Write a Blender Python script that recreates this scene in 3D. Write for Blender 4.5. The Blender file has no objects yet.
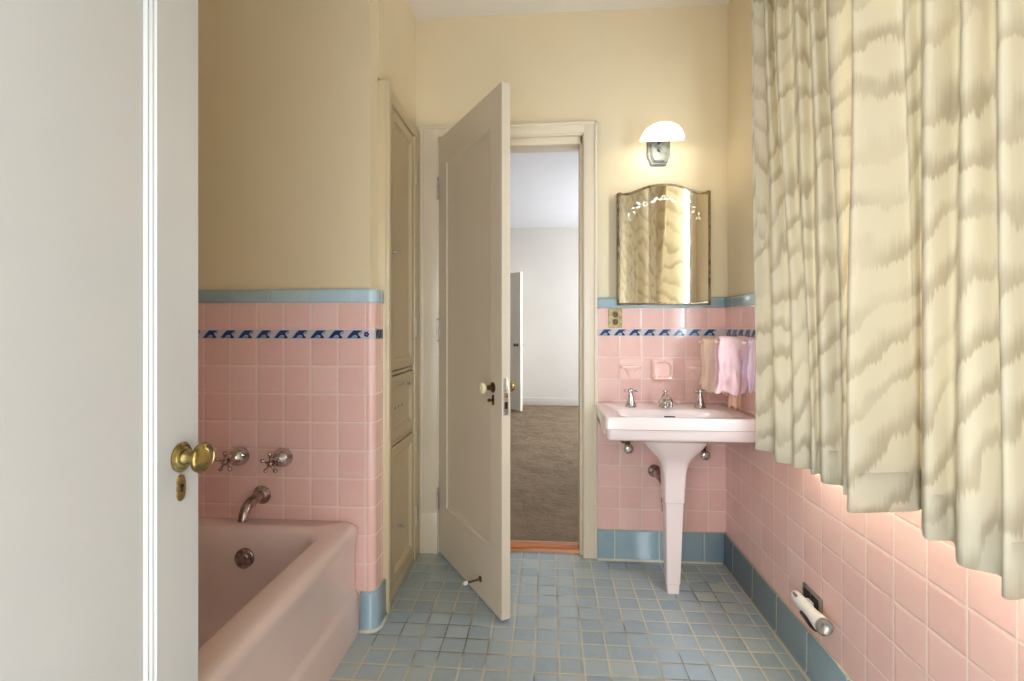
import bpy, bmesh, math, random
from mathutils import Vector, Matrix, noise as mnoise
random.seed(7)
C = bpy.context.scene.collection
PI = math.pi

# ------------------------------------------------------------------ helpers
def lin(c):
    return tuple((v/255/12.92 if v/255 <= .04045 else ((v/255+.055)/1.055)**2.4) for v in c) + (1,)

class NT:
    def __init__(s, name):
        s.m = bpy.data.materials.new(name); s.m.use_nodes = True
        s.t = s.m.node_tree; s.t.nodes.clear()
        s.out = s.n('ShaderNodeOutputMaterial')
    def n(s, typ, **kw):
        nd = s.t.nodes.new(typ)
        for k, v in kw.items(): setattr(nd, k, v)
        return nd
    def l(s, a, b): s.t.links.new(a, b)
    def math(s, op, a, b=None, clamp=False):
        nd = s.n('ShaderNodeMath', operation=op, use_clamp=clamp)
        for i, v in enumerate((a, b)):
            if v is None: continue
            if isinstance(v, (int, float)): nd.inputs[i].default_value = v
            else: s.l(v, nd.inputs[i])
        return nd.outputs[0]
    def mix(s, fac, a, b, blend='MIX'):
        nd = s.n('ShaderNodeMix', data_type='RGBA', blend_type=blend)
        for i, v in ((0, fac), (6, a), (7, b)):
            if isinstance(v, (int, float)): nd.inputs[i].default_value = v
            elif isinstance(v, tuple): nd.inputs[i].default_value = v
            else: s.l(v, nd.inputs[i])
        return nd.outputs[2]
    def ramp(s, fac, a, b):
        nd = s.n('ShaderNodeMapRange', interpolation_type='SMOOTHSTEP')
        s.l(fac, nd.inputs[0]); nd.inputs[1].default_value = a; nd.inputs[2].default_value = b
        return nd.outputs[0]
    def noise(s, vec, scale, detail=3, rough=.5):
        nd = s.n('ShaderNodeTexNoise'); nd.inputs['Scale'].default_value = scale
        nd.inputs['Detail'].default_value = detail; nd.inputs['Roughness'].default_value = rough
        if vec is not None: s.l(vec, nd.inputs['Vector'])
        return nd.outputs[0]
    def bump(s, h, strength, dist=.002, normal=None):
        nd = s.n('ShaderNodeBump'); nd.inputs['Strength'].default_value = strength
        nd.inputs['Distance'].default_value = dist; s.l(h, nd.inputs['Height'])
        if normal is not None: s.l(normal, nd.inputs['Normal'])
        return nd.outputs[0]
    def bsdf(s, color, rough=.5, metal=0, normal=None, **kw):
        b = s.n('ShaderNodeBsdfPrincipled')
        if isinstance(color, tuple): b.inputs['Base Color'].default_value = color
        else: s.l(color, b.inputs['Base Color'])
        if isinstance(rough, (int, float)): b.inputs['Roughness'].default_value = rough
        else: s.l(rough, b.inputs['Roughness'])
        b.inputs['Metallic'].default_value = metal
        if normal is not None: s.l(normal, b.inputs['Normal'])
        for k, v in kw.items(): b.inputs[k.replace('_', ' ')].default_value = v
        s.l(b.outputs[0], s.out.inputs[0]); return b
    def objco(s): return s.n('ShaderNodeTexCoord').outputs['Object']
    def uv(s): return s.n('ShaderNodeTexCoord').outputs['UV']

def m_paint(name, rgb, rough=.5, mottle=.04, scale=3.0, bump=.05):
    k = NT(name); co = k.objco()
    f = k.noise(co, scale, 4)
    c = lin(rgb); d = tuple(v*(1-mottle*2) for v in c[:3])+(1,)
    col = k.mix(k.ramp(f, .3, .75), c, d)
    k.bsdf(col, rough, normal=k.bump(k.noise(co, 90, 2), bump, .001)); return k.m

def m_metal(name, rgb, rough=.2, rgb2=None):
    k = NT(name); co = k.objco()
    c = lin(rgb); d = lin(rgb2) if rgb2 else tuple(v*.7 for v in c[:3])+(1,)
    f = k.ramp(k.noise(co, 40, 4), .45, .7)
    k.bsdf(k.mix(f, c, d), rough, 1); return k.m

def m_ceramic(name, rgb, rough=.12, mott=.05):
    k = NT(name); co = k.objco()
    c = lin(rgb); d = tuple(v*(1-mott) for v in c[:3])+(1,)
    k.bsdf(k.mix(k.noise(co, 6, 2), c, d), rough, Coat_Weight=.3, Coat_Roughness=.05); return k.m

def m_tile(name, rgbs, grout, pu, pv, gw, rough=.16, var=1.0, tilt=.02, jitter=0.0, dirt=None, dist=.0015):
    """square glazed tiles from the UV map in metres: pu x pv cells, grout of width gw"""
    k = NT(name); uvn = k.uv()
    sep = k.n('ShaderNodeSeparateXYZ'); k.l(uvn, sep.inputs[0])
    v = k.math('DIVIDE', sep.outputs[1], pv); u = k.math('DIVIDE', sep.outputs[0], pu)
    fv = k.math('FLOOR', v)
    if jitter:
        wn = k.n('ShaderNodeTexWhiteNoise', noise_dimensions='1D'); k.l(fv, wn.inputs['W'])
        u = k.math('ADD', u, k.math('MULTIPLY', wn.outputs[0], jitter))
    fu = k.math('FLOOR', u)
    comb = k.n('ShaderNodeCombineXYZ'); k.l(fu, comb.inputs[0]); k.l(fv, comb.inputs[1])
    w = k.n('ShaderNodeTexWhiteNoise', noise_dimensions='2D'); k.l(comb.outputs[0], w.inputs['Vector'])
    def edge(x):
        fr = k.math('FRACT', x)
        return k.math('MINIMUM', fr, k.math('SUBTRACT', 1.0, fr))
    e = k.math('MINIMUM', k.math('MULTIPLY', edge(u), pu), k.math('MULTIPLY', edge(v), pv))
    wob = k.math('MULTIPLY', k.math('SUBTRACT', k.noise(uvn, 60, 2), .5), gw*.9)
    e = k.math('ADD', e, wob)
    tile = k.ramp(e, gw*.35, gw*.75)
    pillow = k.ramp(e, gw*.3, gw*2.6)
    col = k.mix(w.outputs[0], lin(rgbs[0]), lin(rgbs[1]))
    sw = k.n('ShaderNodeSeparateColor'); k.l(w.outputs[1], sw.inputs[0])
    col = k.mix(k.math('MULTIPLY', k.ramp(sw.outputs[1], .6, 1.0), var), col, lin(rgbs[2]))
    col = k.mix(k.math('MULTIPLY', k.ramp(k.noise(uvn, 22, 4, .6), .35, .75), .35), col, lin(rgbs[2]))
    gcol = lin(grout)
    if dirt is not None:
        gcol = k.mix(k.ramp(k.noise(uvn, 3.0, 3), .46, .62), lin(grout), lin(dirt))
    col = k.mix(tile, gcol, col)
    geo = k.n('ShaderNodeNewGeometry')
    # every tile sits at a slightly different tilt
    sub = k.n('ShaderNodeVectorMath', operation='SUBTRACT'); k.l(w.outputs[1], sub.inputs[0]); sub.inputs[1].default_value = (.5, .5, .5)
    sc = k.n('ShaderNodeVectorMath', operation='SCALE'); k.l(sub.outputs[0], sc.inputs[0]); sc.inputs['Scale'].default_value = tilt
    add = k.n('ShaderNodeVectorMath', operation='ADD'); k.l(geo.outputs['Normal'], add.inputs[0]); k.l(sc.outputs[0], add.inputs[1])
    nrm = k.n('ShaderNodeVectorMath', operation='NORMALIZE'); k.l(add.outputs[0], nrm.inputs[0])
    h = k.math('ADD', pillow, k.math('MULTIPLY', k.noise(uvn, 18, 2), .5))
    nb = k.bump(h, .55, dist, nrm.outputs[0])
    r = k.n('ShaderNodeMapRange'); k.l(tile, r.inputs[0]); r.inputs[3].default_value = .8; r.inputs[4].default_value = rough
    k.bsdf(col, r.outputs[0], normal=nb); return k.m

# ---- mesh building
def bm_new(): return bmesh.new()

def box(bm, a, b, mi=0, bev=0.0, seg=2):
    x0, x1 = sorted((a[0], b[0])); y0, y1 = sorted((a[1], b[1])); z0, z1 = sorted((a[2], b[2]))
    vs = [bm.verts.new(p) for p in ((x0,y0,z0),(x1,y0,z0),(x1,y1,z0),(x0,y1,z0),(x0,y0,z1),(x1,y0,z1),(x1,y1,z1),(x0,y1,z1))]
    fs = [bm.faces.new([vs[i] for i in q]) for q in ((0,3,2,1),(4,5,6,7),(0,1,5,4),(1,2,6,5),(2,3,7,6),(3,0,4,7))]
    for f in fs: f.material_index = mi
    if bev:
        es = list({e for f in fs for e in f.edges})
        r = bmesh.ops.bevel(bm, geom=es, offset=bev, segments=seg, affect='EDGES', profile=.5)
        for f in r['faces']: f.material_index = mi
    return vs

def frame_from(d):
    d = Vector(d).normalized()
    u = Vector((0,0,1)) if abs(d.z) < .9 else Vector((1,0,0))
    s = d.cross(u).normalized(); t = s.cross(d).normalized()
    return d, s, t

def lathe(bm, prof, origin, axis, n=28, mi=0, cap=True):
    """prof: (radius, distance along axis)"""
    d, s, t = frame_from(axis); o = Vector(origin); rings = []
    for r, h in prof:
        rings.append([bm.verts.new(o + d*h + (s*math.cos(2*PI*i/n)+t*math.sin(2*PI*i/n))*max(r, 1e-5)) for i in range(n)])
    for a, b in zip(rings, rings[1:]):
        for i in range(n):
            f = bm.faces.new((a[i], a[(i+1)%n], b[(i+1)%n], b[i])); f.material_index = mi; f.smooth = True
    if cap:
        for q in (rings[0][::-1], rings[-1]):
            try: f = bm.faces.new(q); f.material_index = mi
            except ValueError: pass
    return rings

def tube(bm, pts, r, n=12, mi=0, closed=False):
    pts = [Vector(p) for p in pts]; rs = r if isinstance(r, (list, tuple)) else [r]*len(pts)
    rings = []; prev = None
    for i, p in enumerate(pts):
        a = pts[max(i-1, 0)]; b = pts[min(i+1, len(pts)-1)]
        d = (b-a).normalized()
        if prev is None: _, s, _ = frame_from(d)
        else: s = (prev - d*prev.dot(d)).normalized()
        t = d.cross(s); prev = s
        rings.append([bm.verts.new(p + (s*math.cos(2*PI*k/n)+t*math.sin(2*PI*k/n))*rs[i]) for k in range(n)])
    for a, b in zip(rings, rings[1:]):
        for i in range(n):
            f = bm.faces.new((a[i], b[i], b[(i+1)%n], a[(i+1)%n])); f.material_index = mi; f.smooth = True
    for q in (rings[0], rings[-1][::-1]):
        f = bm.faces.new(q); f.material_index = mi
def loft(bm, loops, mi=0, cap0=True, cap1=True, smooth=True):
    rings = [[bm.verts.new(p) for p in L] for L in loops]; n = len(rings[0])
    for a, b in zip(rings, rings[1:]):
        for i in range(n):
            f = bm.faces.new((a[i], a[(i+1)%n], b[(i+1)%n], b[i])); f.material_index = mi; f.smooth = smooth
    if cap0: bm.faces.new(rings[0][::-1]).material_index = mi
    if cap1: bm.faces.new(rings[-1]).material_index = mi
    return rings

def rrect(x0, x1, y0, y1, r, z, n=6):
    """rounded rectangle loop, 4*(n+1) points, counter-clockwise from above; r may be four corner radii"""
    rr = r if isinstance(r, (list, tuple)) else (r,)*4
    out = []
    for (cx, cy, a0), q in zip(((x1,y1,0),(x0,y1,90),(x0,y0,180),(x1,y0,270)), rr):
        sx = -1 if cx == x1 else 1; sy = -1 if cy == y1 else 1
        for i in range(n+1):
            a = math.radians(a0 + 90*i/n)
            out.append((cx+sx*q+math.cos(a)*q, cy+sy*q+math.sin(a)*q, z))
    return out

def prism(bm, poly, to3, d, mi=0, bev=0):
    """poly: 2-D outline; to3(u,v,w) -> point; w runs 0..d"""
    a = [bm.verts.new(to3(u, v, 0)) for u, v in poly]; b = [bm.verts.new(to3(u, v, d)) for u, v in poly]
    n = len(poly); fs = []
    for i in range(n): fs.append(bm.faces.new((a[i], a[(i+1)%n], b[(i+1)%n], b[i])))
    fs.append(bm.faces.new(a[::-1])); top = bm.faces.new(b); fs.append(top)
    for f in fs: f.material_index = mi
    if bev:
        r = bmesh.ops.bevel(bm, geom=list(top.edges), offset=bev, segments=2, affect='EDGES')
        for f in r['faces']: f.material_index = mi

def obj(name, bm, mats, parent=None, smooth=False, recalc=True, xf=None, auto=None):
    if recalc: bmesh.ops.recalc_face_normals(bm, faces=bm.faces[:])
    me = bpy.data.meshes.new(name)
    if xf is not None: bm.transform(xf)
    bm.to_mesh(me); bm.free()
    for m in (mats if isinstance(mats, (list, tuple)) else [mats]): me.materials.append(m)
    if smooth: me.polygons.foreach_set('use_smooth', [True]*len(me.polygons))
    if auto is not None:
        me.polygons.foreach_set('use_smooth', [True]*len(me.polygons))
        me.set_sharp_from_angle(angle=math.radians(auto))
    o = bpy.data.objects.new(name, me); C.objects.link(o)
    if parent is not None: o.parent = parent
    return o

def tag(o, label=None, cat=None, group=None, kind=None):
    if label: o['label'] = label
    if cat: o['category'] = cat
    if group: o['group'] = group
    if kind: o['kind'] = kind
    return o
def thing(name, label, cat, loc=(0,0,0), rz=0, group=None, kind=None):
    o = bpy.data.objects.new(name, None); C.objects.link(o); o.empty_display_size = .05
    o.location = loc; o.rotation_euler = (0, 0, rz); return tag(o, label, cat, group, kind)
def part(name, bm, m, parent, label=None, auto=40, world=True, **kw):
    """a child mesh; its shape is given in world coordinates unless world=False"""
    xf = (Matrix.Translation(parent.location) @ Matrix.Rotation(parent.rotation_euler[2], 4, 'Z')).inverted() if world else None
    o = obj(name, bm, m, parent, xf=xf, auto=auto, **kw)
    if label: o['label'] = label
    return o
def copy_tree(root, loc, rz=None):
    r = root.copy(); C.objects.link(r); r.location = loc
    if rz is not None: r.rotation_euler = (0, 0, rz)
    for ch in list(root.children):
        c = ch.copy(); C.objects.link(c); c.parent = r
        for g in list(ch.children):
            d = g.copy(); C.objects.link(d); d.parent = c
    return r

# ------------------------------------------------------------------ camera
FPX, PSI, HY, CH = 486.9, math.radians(4.168), 326.1, 1.159
cam = bpy.data.cameras.new('camera'); cam.sensor_width = 36; cam.lens = FPX/1024*36
cam.shift_y = -(340.5-HY)/1024; cam.clip_start = .02
co = bpy.data.objects.new('camera', cam); C.objects.link(co)
co.location = (0, 0, CH); co.rotation_euler = (PI/2, 0, PSI)
bpy.context.scene.camera = co

# ------------------------------------------------------------------ materials
WALLC = (219, 202, 168)
M = {}
M['wall'] = m_paint('cream_wall_paint', WALLC, .42, .02)
M['ceil'] = m_paint('ceiling_paint', (226, 218, 206), .7, .01)
M['trim'] = m_paint('ivory_trim_enamel', (216, 202, 178), .3, .03)
M['door'] = m_paint('ivory_door_enamel', (208, 195, 174), .3, .02, 2.0)
M['neardoor'] = m_paint('white_door_enamel', (190, 188, 183), .3, .02, 2.0)
M['cab'] = m_paint('cream_cabinet_enamel', (205, 187, 152), .3, .03)
M['pink'] = m_tile('pink_wall_tile', ((227,186,175),(221,178,168),(230,194,184)), (226,203,192), .108, .108, .0034, .15, .8, .022)
M['bluebase'] = m_tile('blue_base_tile', ((146,170,180),(138,163,174),(153,174,180)), (200,196,178), .216, .3, .004, .17, .6, .012)
M['bluerail'] = m_tile('blue_rail_tile', ((182,206,214),(172,198,210),(190,209,213)), (186,198,196), .156, .3, .003, .15, .6, .012)
M['floor'] = m_tile('blue_floor_tile', ((158,171,174),(141,158,165),(169,176,171)), (190,178,149), .0848, .0785, .0050, .15, .8, .035, .0, (112,110,92), .0016)
M['tub'] = m_ceramic('pink_tub_enamel', (220,197,188), .18)
M['sink'] = m_ceramic('pale_pink_sink_china', (236,218,213), .14)
M['pinkcer'] = m_ceramic('pink_ceramic', (238,202,190), .15)
M['slot'] = m_metal('dark_overflow_metal', (50,46,44), .4)
M['chrome'] = m_metal('aged_chrome', (206,200,196), .2, (150,140,134))
M['nickel'] = m_metal('brown_tarnished_nickel', (176,160,152), .26, (126,108,100))
M['brass'] = m_metal('aged_brass', (176,156,102), .26, (120,98,52))
M['darkbrass'] = m_metal('dark_bronze', (112,92,58), .35, (62,48,34))
M['steel'] = m_metal('steel_hinge', (190,186,178), .35)
M['sconce'] = m_metal('brushed_sconce_chrome', (104,108,106), .45, (84,80,70))
k = NT('mirror_glass'); k.bsdf(lin((255,250,238)), .03, 1); M['mirror'] = k.m
k = NT('mirror_etch'); k.bsdf(lin((250,246,236)), .6); M['etch'] = k.m
M['mframe'] = m_metal('bronzed_mirror_frame', (150,132,104), .3, (104,86,62))
M['navy'] = m_ceramic('navy_glaze', (34,62,110), .2, .2)
M['ink'] = m_ceramic('black_glaze', (28,26,34), .2)
M['sky'] = m_ceramic('light_blue_glaze', (120,158,186), .2, .15)
M['friezebg'] = m_ceramic('pale_lilac_glaze', (196,184,186), .2)
M['black'] = m_paint('black_plastic', (24,22,22), .35)
M['whitepl'] = m_paint('white_plastic', (236,232,226), .3, .01)
M['ivorypl'] = m_paint('ivory_porcelain', (228,218,178), .18, .01)
M['greenplate'] = m_paint('aged_switch_plate', (186,168,118), .4, .25, 60)
M['hingepaint'] = m_paint('worn_painted_hinge', (205, 196, 172), .4, .2, 120)
M['window'] = m_paint('white_window_paint', (232,228,216), .4, .01)

k = NT('threshold_wood'); cco = k.objco()
mp = k.n('ShaderNodeMapping'); mp.inputs['Scale'].default_value = (1.5, 30, 30); k.l(cco, mp.inputs[0])
k.bsdf(k.mix(k.ramp(k.noise(mp.outputs[0], 3, 5), .3, .7), lin((206,126,50)), lin((150,80,28))), .35); M['wood'] = k.m

k = NT('bedroom_carpet'); cco = k.objco()
f1 = k.ramp(k.noise(cco, 4, 5, .65), .3, .75); f2 = k.noise(cco, 220, 2)
cl = k.mix(f1, lin((148,126,101)), lin((124,103,79))); cl = k.mix(k.math('MULTIPLY', f2, .4), cl, lin((104,86,66)))
k.bsdf(cl, .95, normal=k.bump(k.math('ADD', f2, k.math('MULTIPLY', f1, 3)), .8, .01)); M['carpet'] = k.m

def m_cloth(name, rgb, rgb2, transl=.25, scale=60, bumps=.5):
    k = NT(name); cco = k.objco(); f = k.noise(cco, scale, 3)
    col = k.mix(f, lin(rgb), lin(rgb2)); nb = k.bump(k.noise(cco, scale*5, 2), bumps, .002)
    d = k.n('ShaderNodeBsdfDiffuse'); k.l(col, d.inputs[0]); k.l(nb, d.inputs['Normal'])
    t = k.n('ShaderNodeBsdfTranslucent'); k.l(col, t.inputs[0])
    mx = k.n('ShaderNodeMixShader'); mx.inputs[0].default_value = transl
    k.l(d.outputs[0], mx.inputs[1]); k.l(t.outputs[0], mx.inputs[2]); k.l(mx.outputs[0], k.out.inputs[0]); return k.m
M['t_cream'] = m_cloth('cream_terry', (255,236,218), (252,226,204))
M['t_pink'] = m_cloth('pink_terry', (249,222,221), (243,208,213))
M['t_peach'] = m_cloth('peach_terry', (246,216,194), (240,202,178))
M['t_white'] = m_cloth('white_terry', (245,226,236), (232,200,222))

# cream curtain cloth with taupe, feathered, wavy bands; UV in metres along the cloth and up it
def m_curtain(name, transl):
    k = NT(name); uvn = k.uv()
    sep = k.n('ShaderNodeSeparateXYZ'); k.l(uvn, sep.inputs[0]); u, v = sep.outputs[0], sep.outputs[1]
    def cxy(a, b):
        c = k.n('ShaderNodeCombineXYZ'); k.l(a, c.inputs[0]); k.l(b, c.inputs[1]); return c.outputs[0]
    big = k.noise(cxy(k.math('MULTIPLY', u, 1.0), k.math('MULTIPLY', v, .55)), 6.5, 3, .45)
    wn = k.n('ShaderNodeTexWhiteNoise', noise_dimensions='1D'); k.l(k.math('FLOOR', k.math('MULTIPLY', u, 330)), wn.inputs['W'])
    t = k.math('ADD', k.math('MULTIPLY', v, 8.6), k.math('MULTIPLY', big, 2.5))
    t = k.math('ADD', t, k.math('MULTIPLY', k.math('SUBTRACT', wn.outputs[0], .5), .10))
    t = k.math('SUBTRACT', t, k.math('MULTIPLY', u, 4.6))
    fr = k.math('FRACT', t)
    # a band is dark with a feathered lower edge and a soft upper edge
    band = k.math('MULTIPLY', k.ramp(fr, .05, .16), k.math('SUBTRACT', 1.0, k.ramp(fr, .22, .62)))
    amp = k.ramp(k.noise(cxy(u, v), 5.0, 2), .28, .62)
    band = k.math('MULTIPLY', band, k.math('ADD', k.math('MULTIPLY', amp, .75), .2), True)
    wv = k.noise(cxy(k.math('MULTIPLY', u, 60), k.math('MULTIPLY', v, 3)), 30, 2)
    col = k.mix(band, lin((225,215,191)), lin((188,174,147)))
    col = k.mix(k.math('MULTIPLY', wv, .14), col, lin((170,156,124)))
    weave = k.noise(cxy(k.math('MULTIPLY', u, 1.0), k.math('MULTIPLY', v, .25)), 900, 2)
    nb = k.bump(weave, .25, .0006)
    d = k.n('ShaderNodeBsdfDiffuse'); k.l(col, d.inputs[0]); k.l(nb, d.inputs['Normal'])
    tr = k.n('ShaderNodeBsdfTranslucent'); k.l(k.mix(.6, col, lin((226,220,206))), tr.inputs[0])
    mx = k.n('ShaderNodeMixShader'); mx.inputs[0].default_value = transl
    k.l(d.outputs[0], mx.inputs[1]); k.l(tr.outputs[0], mx.inputs[2]); k.l(mx.outputs[0], k.out.inputs[0]); return k.m
M['curtain'] = m_curtain('wavy_banded_curtain_cloth', .095)

k = NT('lit_opal_glass')
em = k.n('ShaderNodeEmission'); em.inputs[0].default_value = (1, .93, .78, 1); em.inputs[1].default_value = 1.7
gl = k.n('ShaderNodeBsdfPrincipled'); gl.inputs['Base Color'].default_value = (.9,.88,.82,1); gl.inputs['Roughness'].default_value = .2
ad = k.n('ShaderNodeAddShader'); k.l(em.outputs[0], ad.inputs[0]); k.l(gl.outputs[0], ad.inputs[1]); k.l(ad.outputs[0], k.out.inputs[0]); M['shade'] = k.m
k = NT('window_pane_glass')
tr = k.n('ShaderNodeBsdfTransparent'); gs = k.n('ShaderNodeBsdfGlossy'); gs.inputs['Roughness'].default_value = .02
mx = k.n('ShaderNodeMixShader'); mx.inputs[0].default_value = .08
k.l(tr.outputs[0], mx.inputs[1]); k.l(gs.outputs[0], mx.inputs[2]); k.l(mx.outputs[0], k.out.inputs[0]); M['pane'] = k.m

# ------------------------------------------------------------------ room dimensions
XR, YB, XL, YP = .872, 2.459, -.66, 1.816           # tile faces: right, back, pier side, pier front
TT = .014                                            # tile thickness
CZ, BZ, F0, F1, R0, R1 = 2.745, .147, 1.109, 1.146, 1.249, 1.302
XA = -1.48                                           # far side of the tub alcove
WT = .14
DX0, DX1, DZ = -.552, .176, 2.118                    # doorway in the back wall
WY0, WY1, WZ0, WZ1 = .12, 1.80, .87, 2.30            # window in the right wall
YF = -.12                                              # room side of the wall behind the camera

def structure(name, bm, m, label, cat, **kw):
    return tag(obj(name, bm, m, **kw), label, cat, kind='structure')

# floor with UV in metres
def quad_uv(bm, pts, uvs, mi=0):
    lay = bm.loops.layers.uv.verify()
    f = bm.faces.new([bm.verts.new(p) for p in pts]); f.material_index = mi
    for lp, q in zip(f.loops, uvs): lp[lay].uv = q
    return f
bm = bm_new()
fl = box(bm, (XA-.1, YF-.14, -.06), (XR+.1, 2.505, 0)); lay = bm.loops.layers.uv.verify()
for f in bm.faces:
    for lp in f.loops: lp[lay].uv = (lp.vert.co.x+.044, lp.vert.co.y-1.632)
structure('floor', bm, M['floor'], 'blue glazed small square floor tiles with sandy grout', 'floor', recalc=False)

bm = bm_new(); box(bm, (XA-.14, YF-.14, CZ), (XR+.2, YB+WT, CZ+.08))
structure('ceiling', bm, M['ceil'], 'pale grey white flat ceiling of the bathroom', 'ceiling')

# painted walls
def wall_uv_strip(bm, path, z0, z1, u0, v0, vscale=1.0, mi=0, thick=TT, side=1, cap=True):
    """tile slab following a plan path (list of (x,y)); UV u = arc length + u0, v = (z - z0)*vscale + v0"""
    lay = bm.loops.layers.uv.verify(); L = [0]
    for a, b in zip(path, path[1:]): L.append(L[-1]+math.hypot(b[0]-a[0], b[1]-a[1]))
    ins = []
    for i, p in enumerate(path):
        a = path[max(i-1,0)]; b = path[min(i+1,len(path)-1)]
        d = Vector((b[0]-a[0], b[1]-a[1])).normalized(); nrm = Vector((-d.y, d.x))*side
        ins.append((p[0]+nrm.x*thick, p[1]+nrm.y*thick))
    vv = lambda z: (z-z0)*vscale+v0
    def q(pts, uvs):
        f = bm.faces.new([bm.verts.new(p) for p in pts]); f.material_index = mi; f.smooth = len(path) > 4
        for lp, t in zip(f.loops, uvs): lp[lay].uv = t
    for i in range(len(path)-1):
        a, b = path[i], path[i+1]; ua, ub = L[i]+u0, L[i+1]+u0
        q([(a[0],a[1],z0),(b[0],b[1],z0),(b[0],b[1],z1),(a[0],a[1],z1)], [(ua,vv(z0)),(ub,vv(z0)),(ub,vv(z1)),(ua,vv(z1))])
        a2, b2 = ins[i], ins[i+1]
        q([(a[0],a[1],z1),(b[0],b[1],z1),(b2[0],b2[1],z1),(a2[0],a2[1],z1)], [(ua,vv(z1)),(ub,vv(z1)),(ub,vv(z1)),(ua,vv(z1))])
        q([(a[0],a[1],z0),(a2[0],a2[1],z0),(b2[0],b2[1],z0),(b[0],b[1],z0)], [(ua,vv(z0)),(ua,vv(z0)),(ub,vv(z0)),(ub,vv(z0))])
    for i in (0, -1):
        a, a2 = path[i], ins[i]; ua = L[i]+u0
        q([(a[0],a[1],z0),(a2[0],a2[1],z0),(a2[0],a2[1],z1),(a[0],a[1],z1)], [(ua,vv(z0)),(ua+.01,vv(z0)),(ua+.01,vv(z1)),(ua,vv(z1))])

VROW = .108*20 - (1.0051-.147)          # v at z = BZ so that grout rows meet the measured ones
def tile_field(bm, path, u0, side, z0=BZ, z1=F0):
    wall_uv_strip(bm, path, z0, z1, u0, VROW+(z0-BZ), side=side)
def tile_top(bm, path, u0, side):
    wall_uv_strip(bm, path, F1, R0, u0, .108*40, .108/(R0-F1), side=side)
def rail(bm, path, u0, side, proud=.010):
    """blue cap rail: a slab, a rounded shoulder on top, following the path"""
    lay = bm.loops.layers.uv.verify()
    prof = [(0, R0), (proud*.6, R0), (proud, R0+.006), (proud, R1-.016), (proud*.8, R1-.007), (proud*.25, R1-.001), (-TT, R1), (-TT, R0)]
    L = 0; rings = []; us = []
    for i, p in enumerate(path):
        a = path[max(i-1,0)]; b = path[min(i+1,len(path)-1)]
        d = Vector((b[0]-a[0], b[1]-a[1])).normalized(); nrm = Vector((d.y, -d.x))*side
        if i: L += math.hypot(p[0]-path[i-1][0], p[1]-path[i-1][1])
        us.append(L+u0); rings.append([bm.verts.new((p[0]+nrm.x*o, p[1]+nrm.y*o, z)) for o, z in prof])
    for i in range(len(rings)-1):
        for j in range(len(prof)):
            j2 = (j+1) % len(prof)
            f = bm.faces.new((rings[i][j], rings[i+1][j], rings[i+1][j2], rings[i][j2])); f.smooth = True
            for lp, t in zip(f.loops, ((us[i],.12),(us[i+1],.12),(us[i+1],.14),(us[i],.14))): lp[lay].uv = t
    for r in (rings[0], rings[-1]):
        f = bm.faces.new(r)
        for lp in f.loops: lp[lay].uv = (.05, .12)

# decorative frieze: raised glaze motifs on a pale strip
MOT_NAVY = [(.00,.06),(.22,.06),(.34,.34),(.44,.42),(.55,.36),(.62,.10),(.70,.06),(.72,.22),(.64,.46),(.62,.62),(.86,.94),(.36,.94),(.20,.60)]
MOT_SKY = [(.24,.06),(.52,.06),(.50,.26),(.43,.34),(.35,.26)]
MOT_INK = [(.52,.06),(.74,.06),(.76,.20),(.66,.34),(.57,.22)]
MOT_VIN = [(.66,.56),(.72,.50),(.82,.62),(.88,.80),(.80,.80)]
def frieze(bm, origin, udir, ndir, length, first, mirror=False, per=.0725):
    o = Vector(origin); ud = Vector(udir); nd = Vector(ndir); h = F1-F0
    prism(bm, [(0,0),(length,0),(length,h),(0,h)], lambda u, v, w: o+ud*u+Vector((0,0,v))+nd*(w-TT), TT, 0)
    x = first
    while x+.9*per < length+.03:
        for poly, mi in ((MOT_NAVY,1),(MOT_SKY,2),(MOT_INK,3),(MOT_VIN,2)):
            pts = [(x+a*per, .0015+(h-.003)*b) for a, b in poly]
            if any(not 0 <= a <= length for a, _ in pts):
                pts = [(min(max(a, 0), length), b) for a, b in pts]
                if max(a for a, _ in pts)-min(a for a, _ in pts) < .006: continue
            prism(bm, pts, lambda u, v, w: o+ud*u+Vector((0,0,v))+nd*w, .0012+.0003*mi, mi)
        x += per
FM = [M['friezebg'], M['navy'], M['sky'], M['ink']]

# --- back wall
bm = bm_new(); y0, y1 = YB+TT, YB+WT
box(bm, (-.82, y0, 0), (DX0-.03, y1, CZ)); box(bm, (DX1+.03, y0, 0), (XR+.2, y1, CZ)); box(bm, (DX0-.03, y0, DZ+.03), (DX1+.03, y1, CZ))
wall_back = structure('wall_back', bm, M['wall'], 'cream painted back wall around the doorway and the mirror', 'wall')
bx0 = .247
bm = bm_new(); tile_field(bm, [(bx0, YB), (XR, YB)], bx0-.3579+.108*4, 1); tile_top(bm, [(bx0, YB), (XR, YB)], bx0-.3579+.108*4, 1)
o = obj('tile_wainscot', bm, M['pink'], wall_back, recalc=False)
bm = bm_new(); rail(bm, [(bx0, YB), (XR-.002, YB)], .05, 1); obj('tile_rail', bm, M['bluerail'], wall_back)
bm = bm_new(); frieze(bm, (bx0, YB, F0), (1,0,0), (0,-1,0), XR-bx0, .010); obj('tile_frieze', bm, FM, wall_back)
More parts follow.
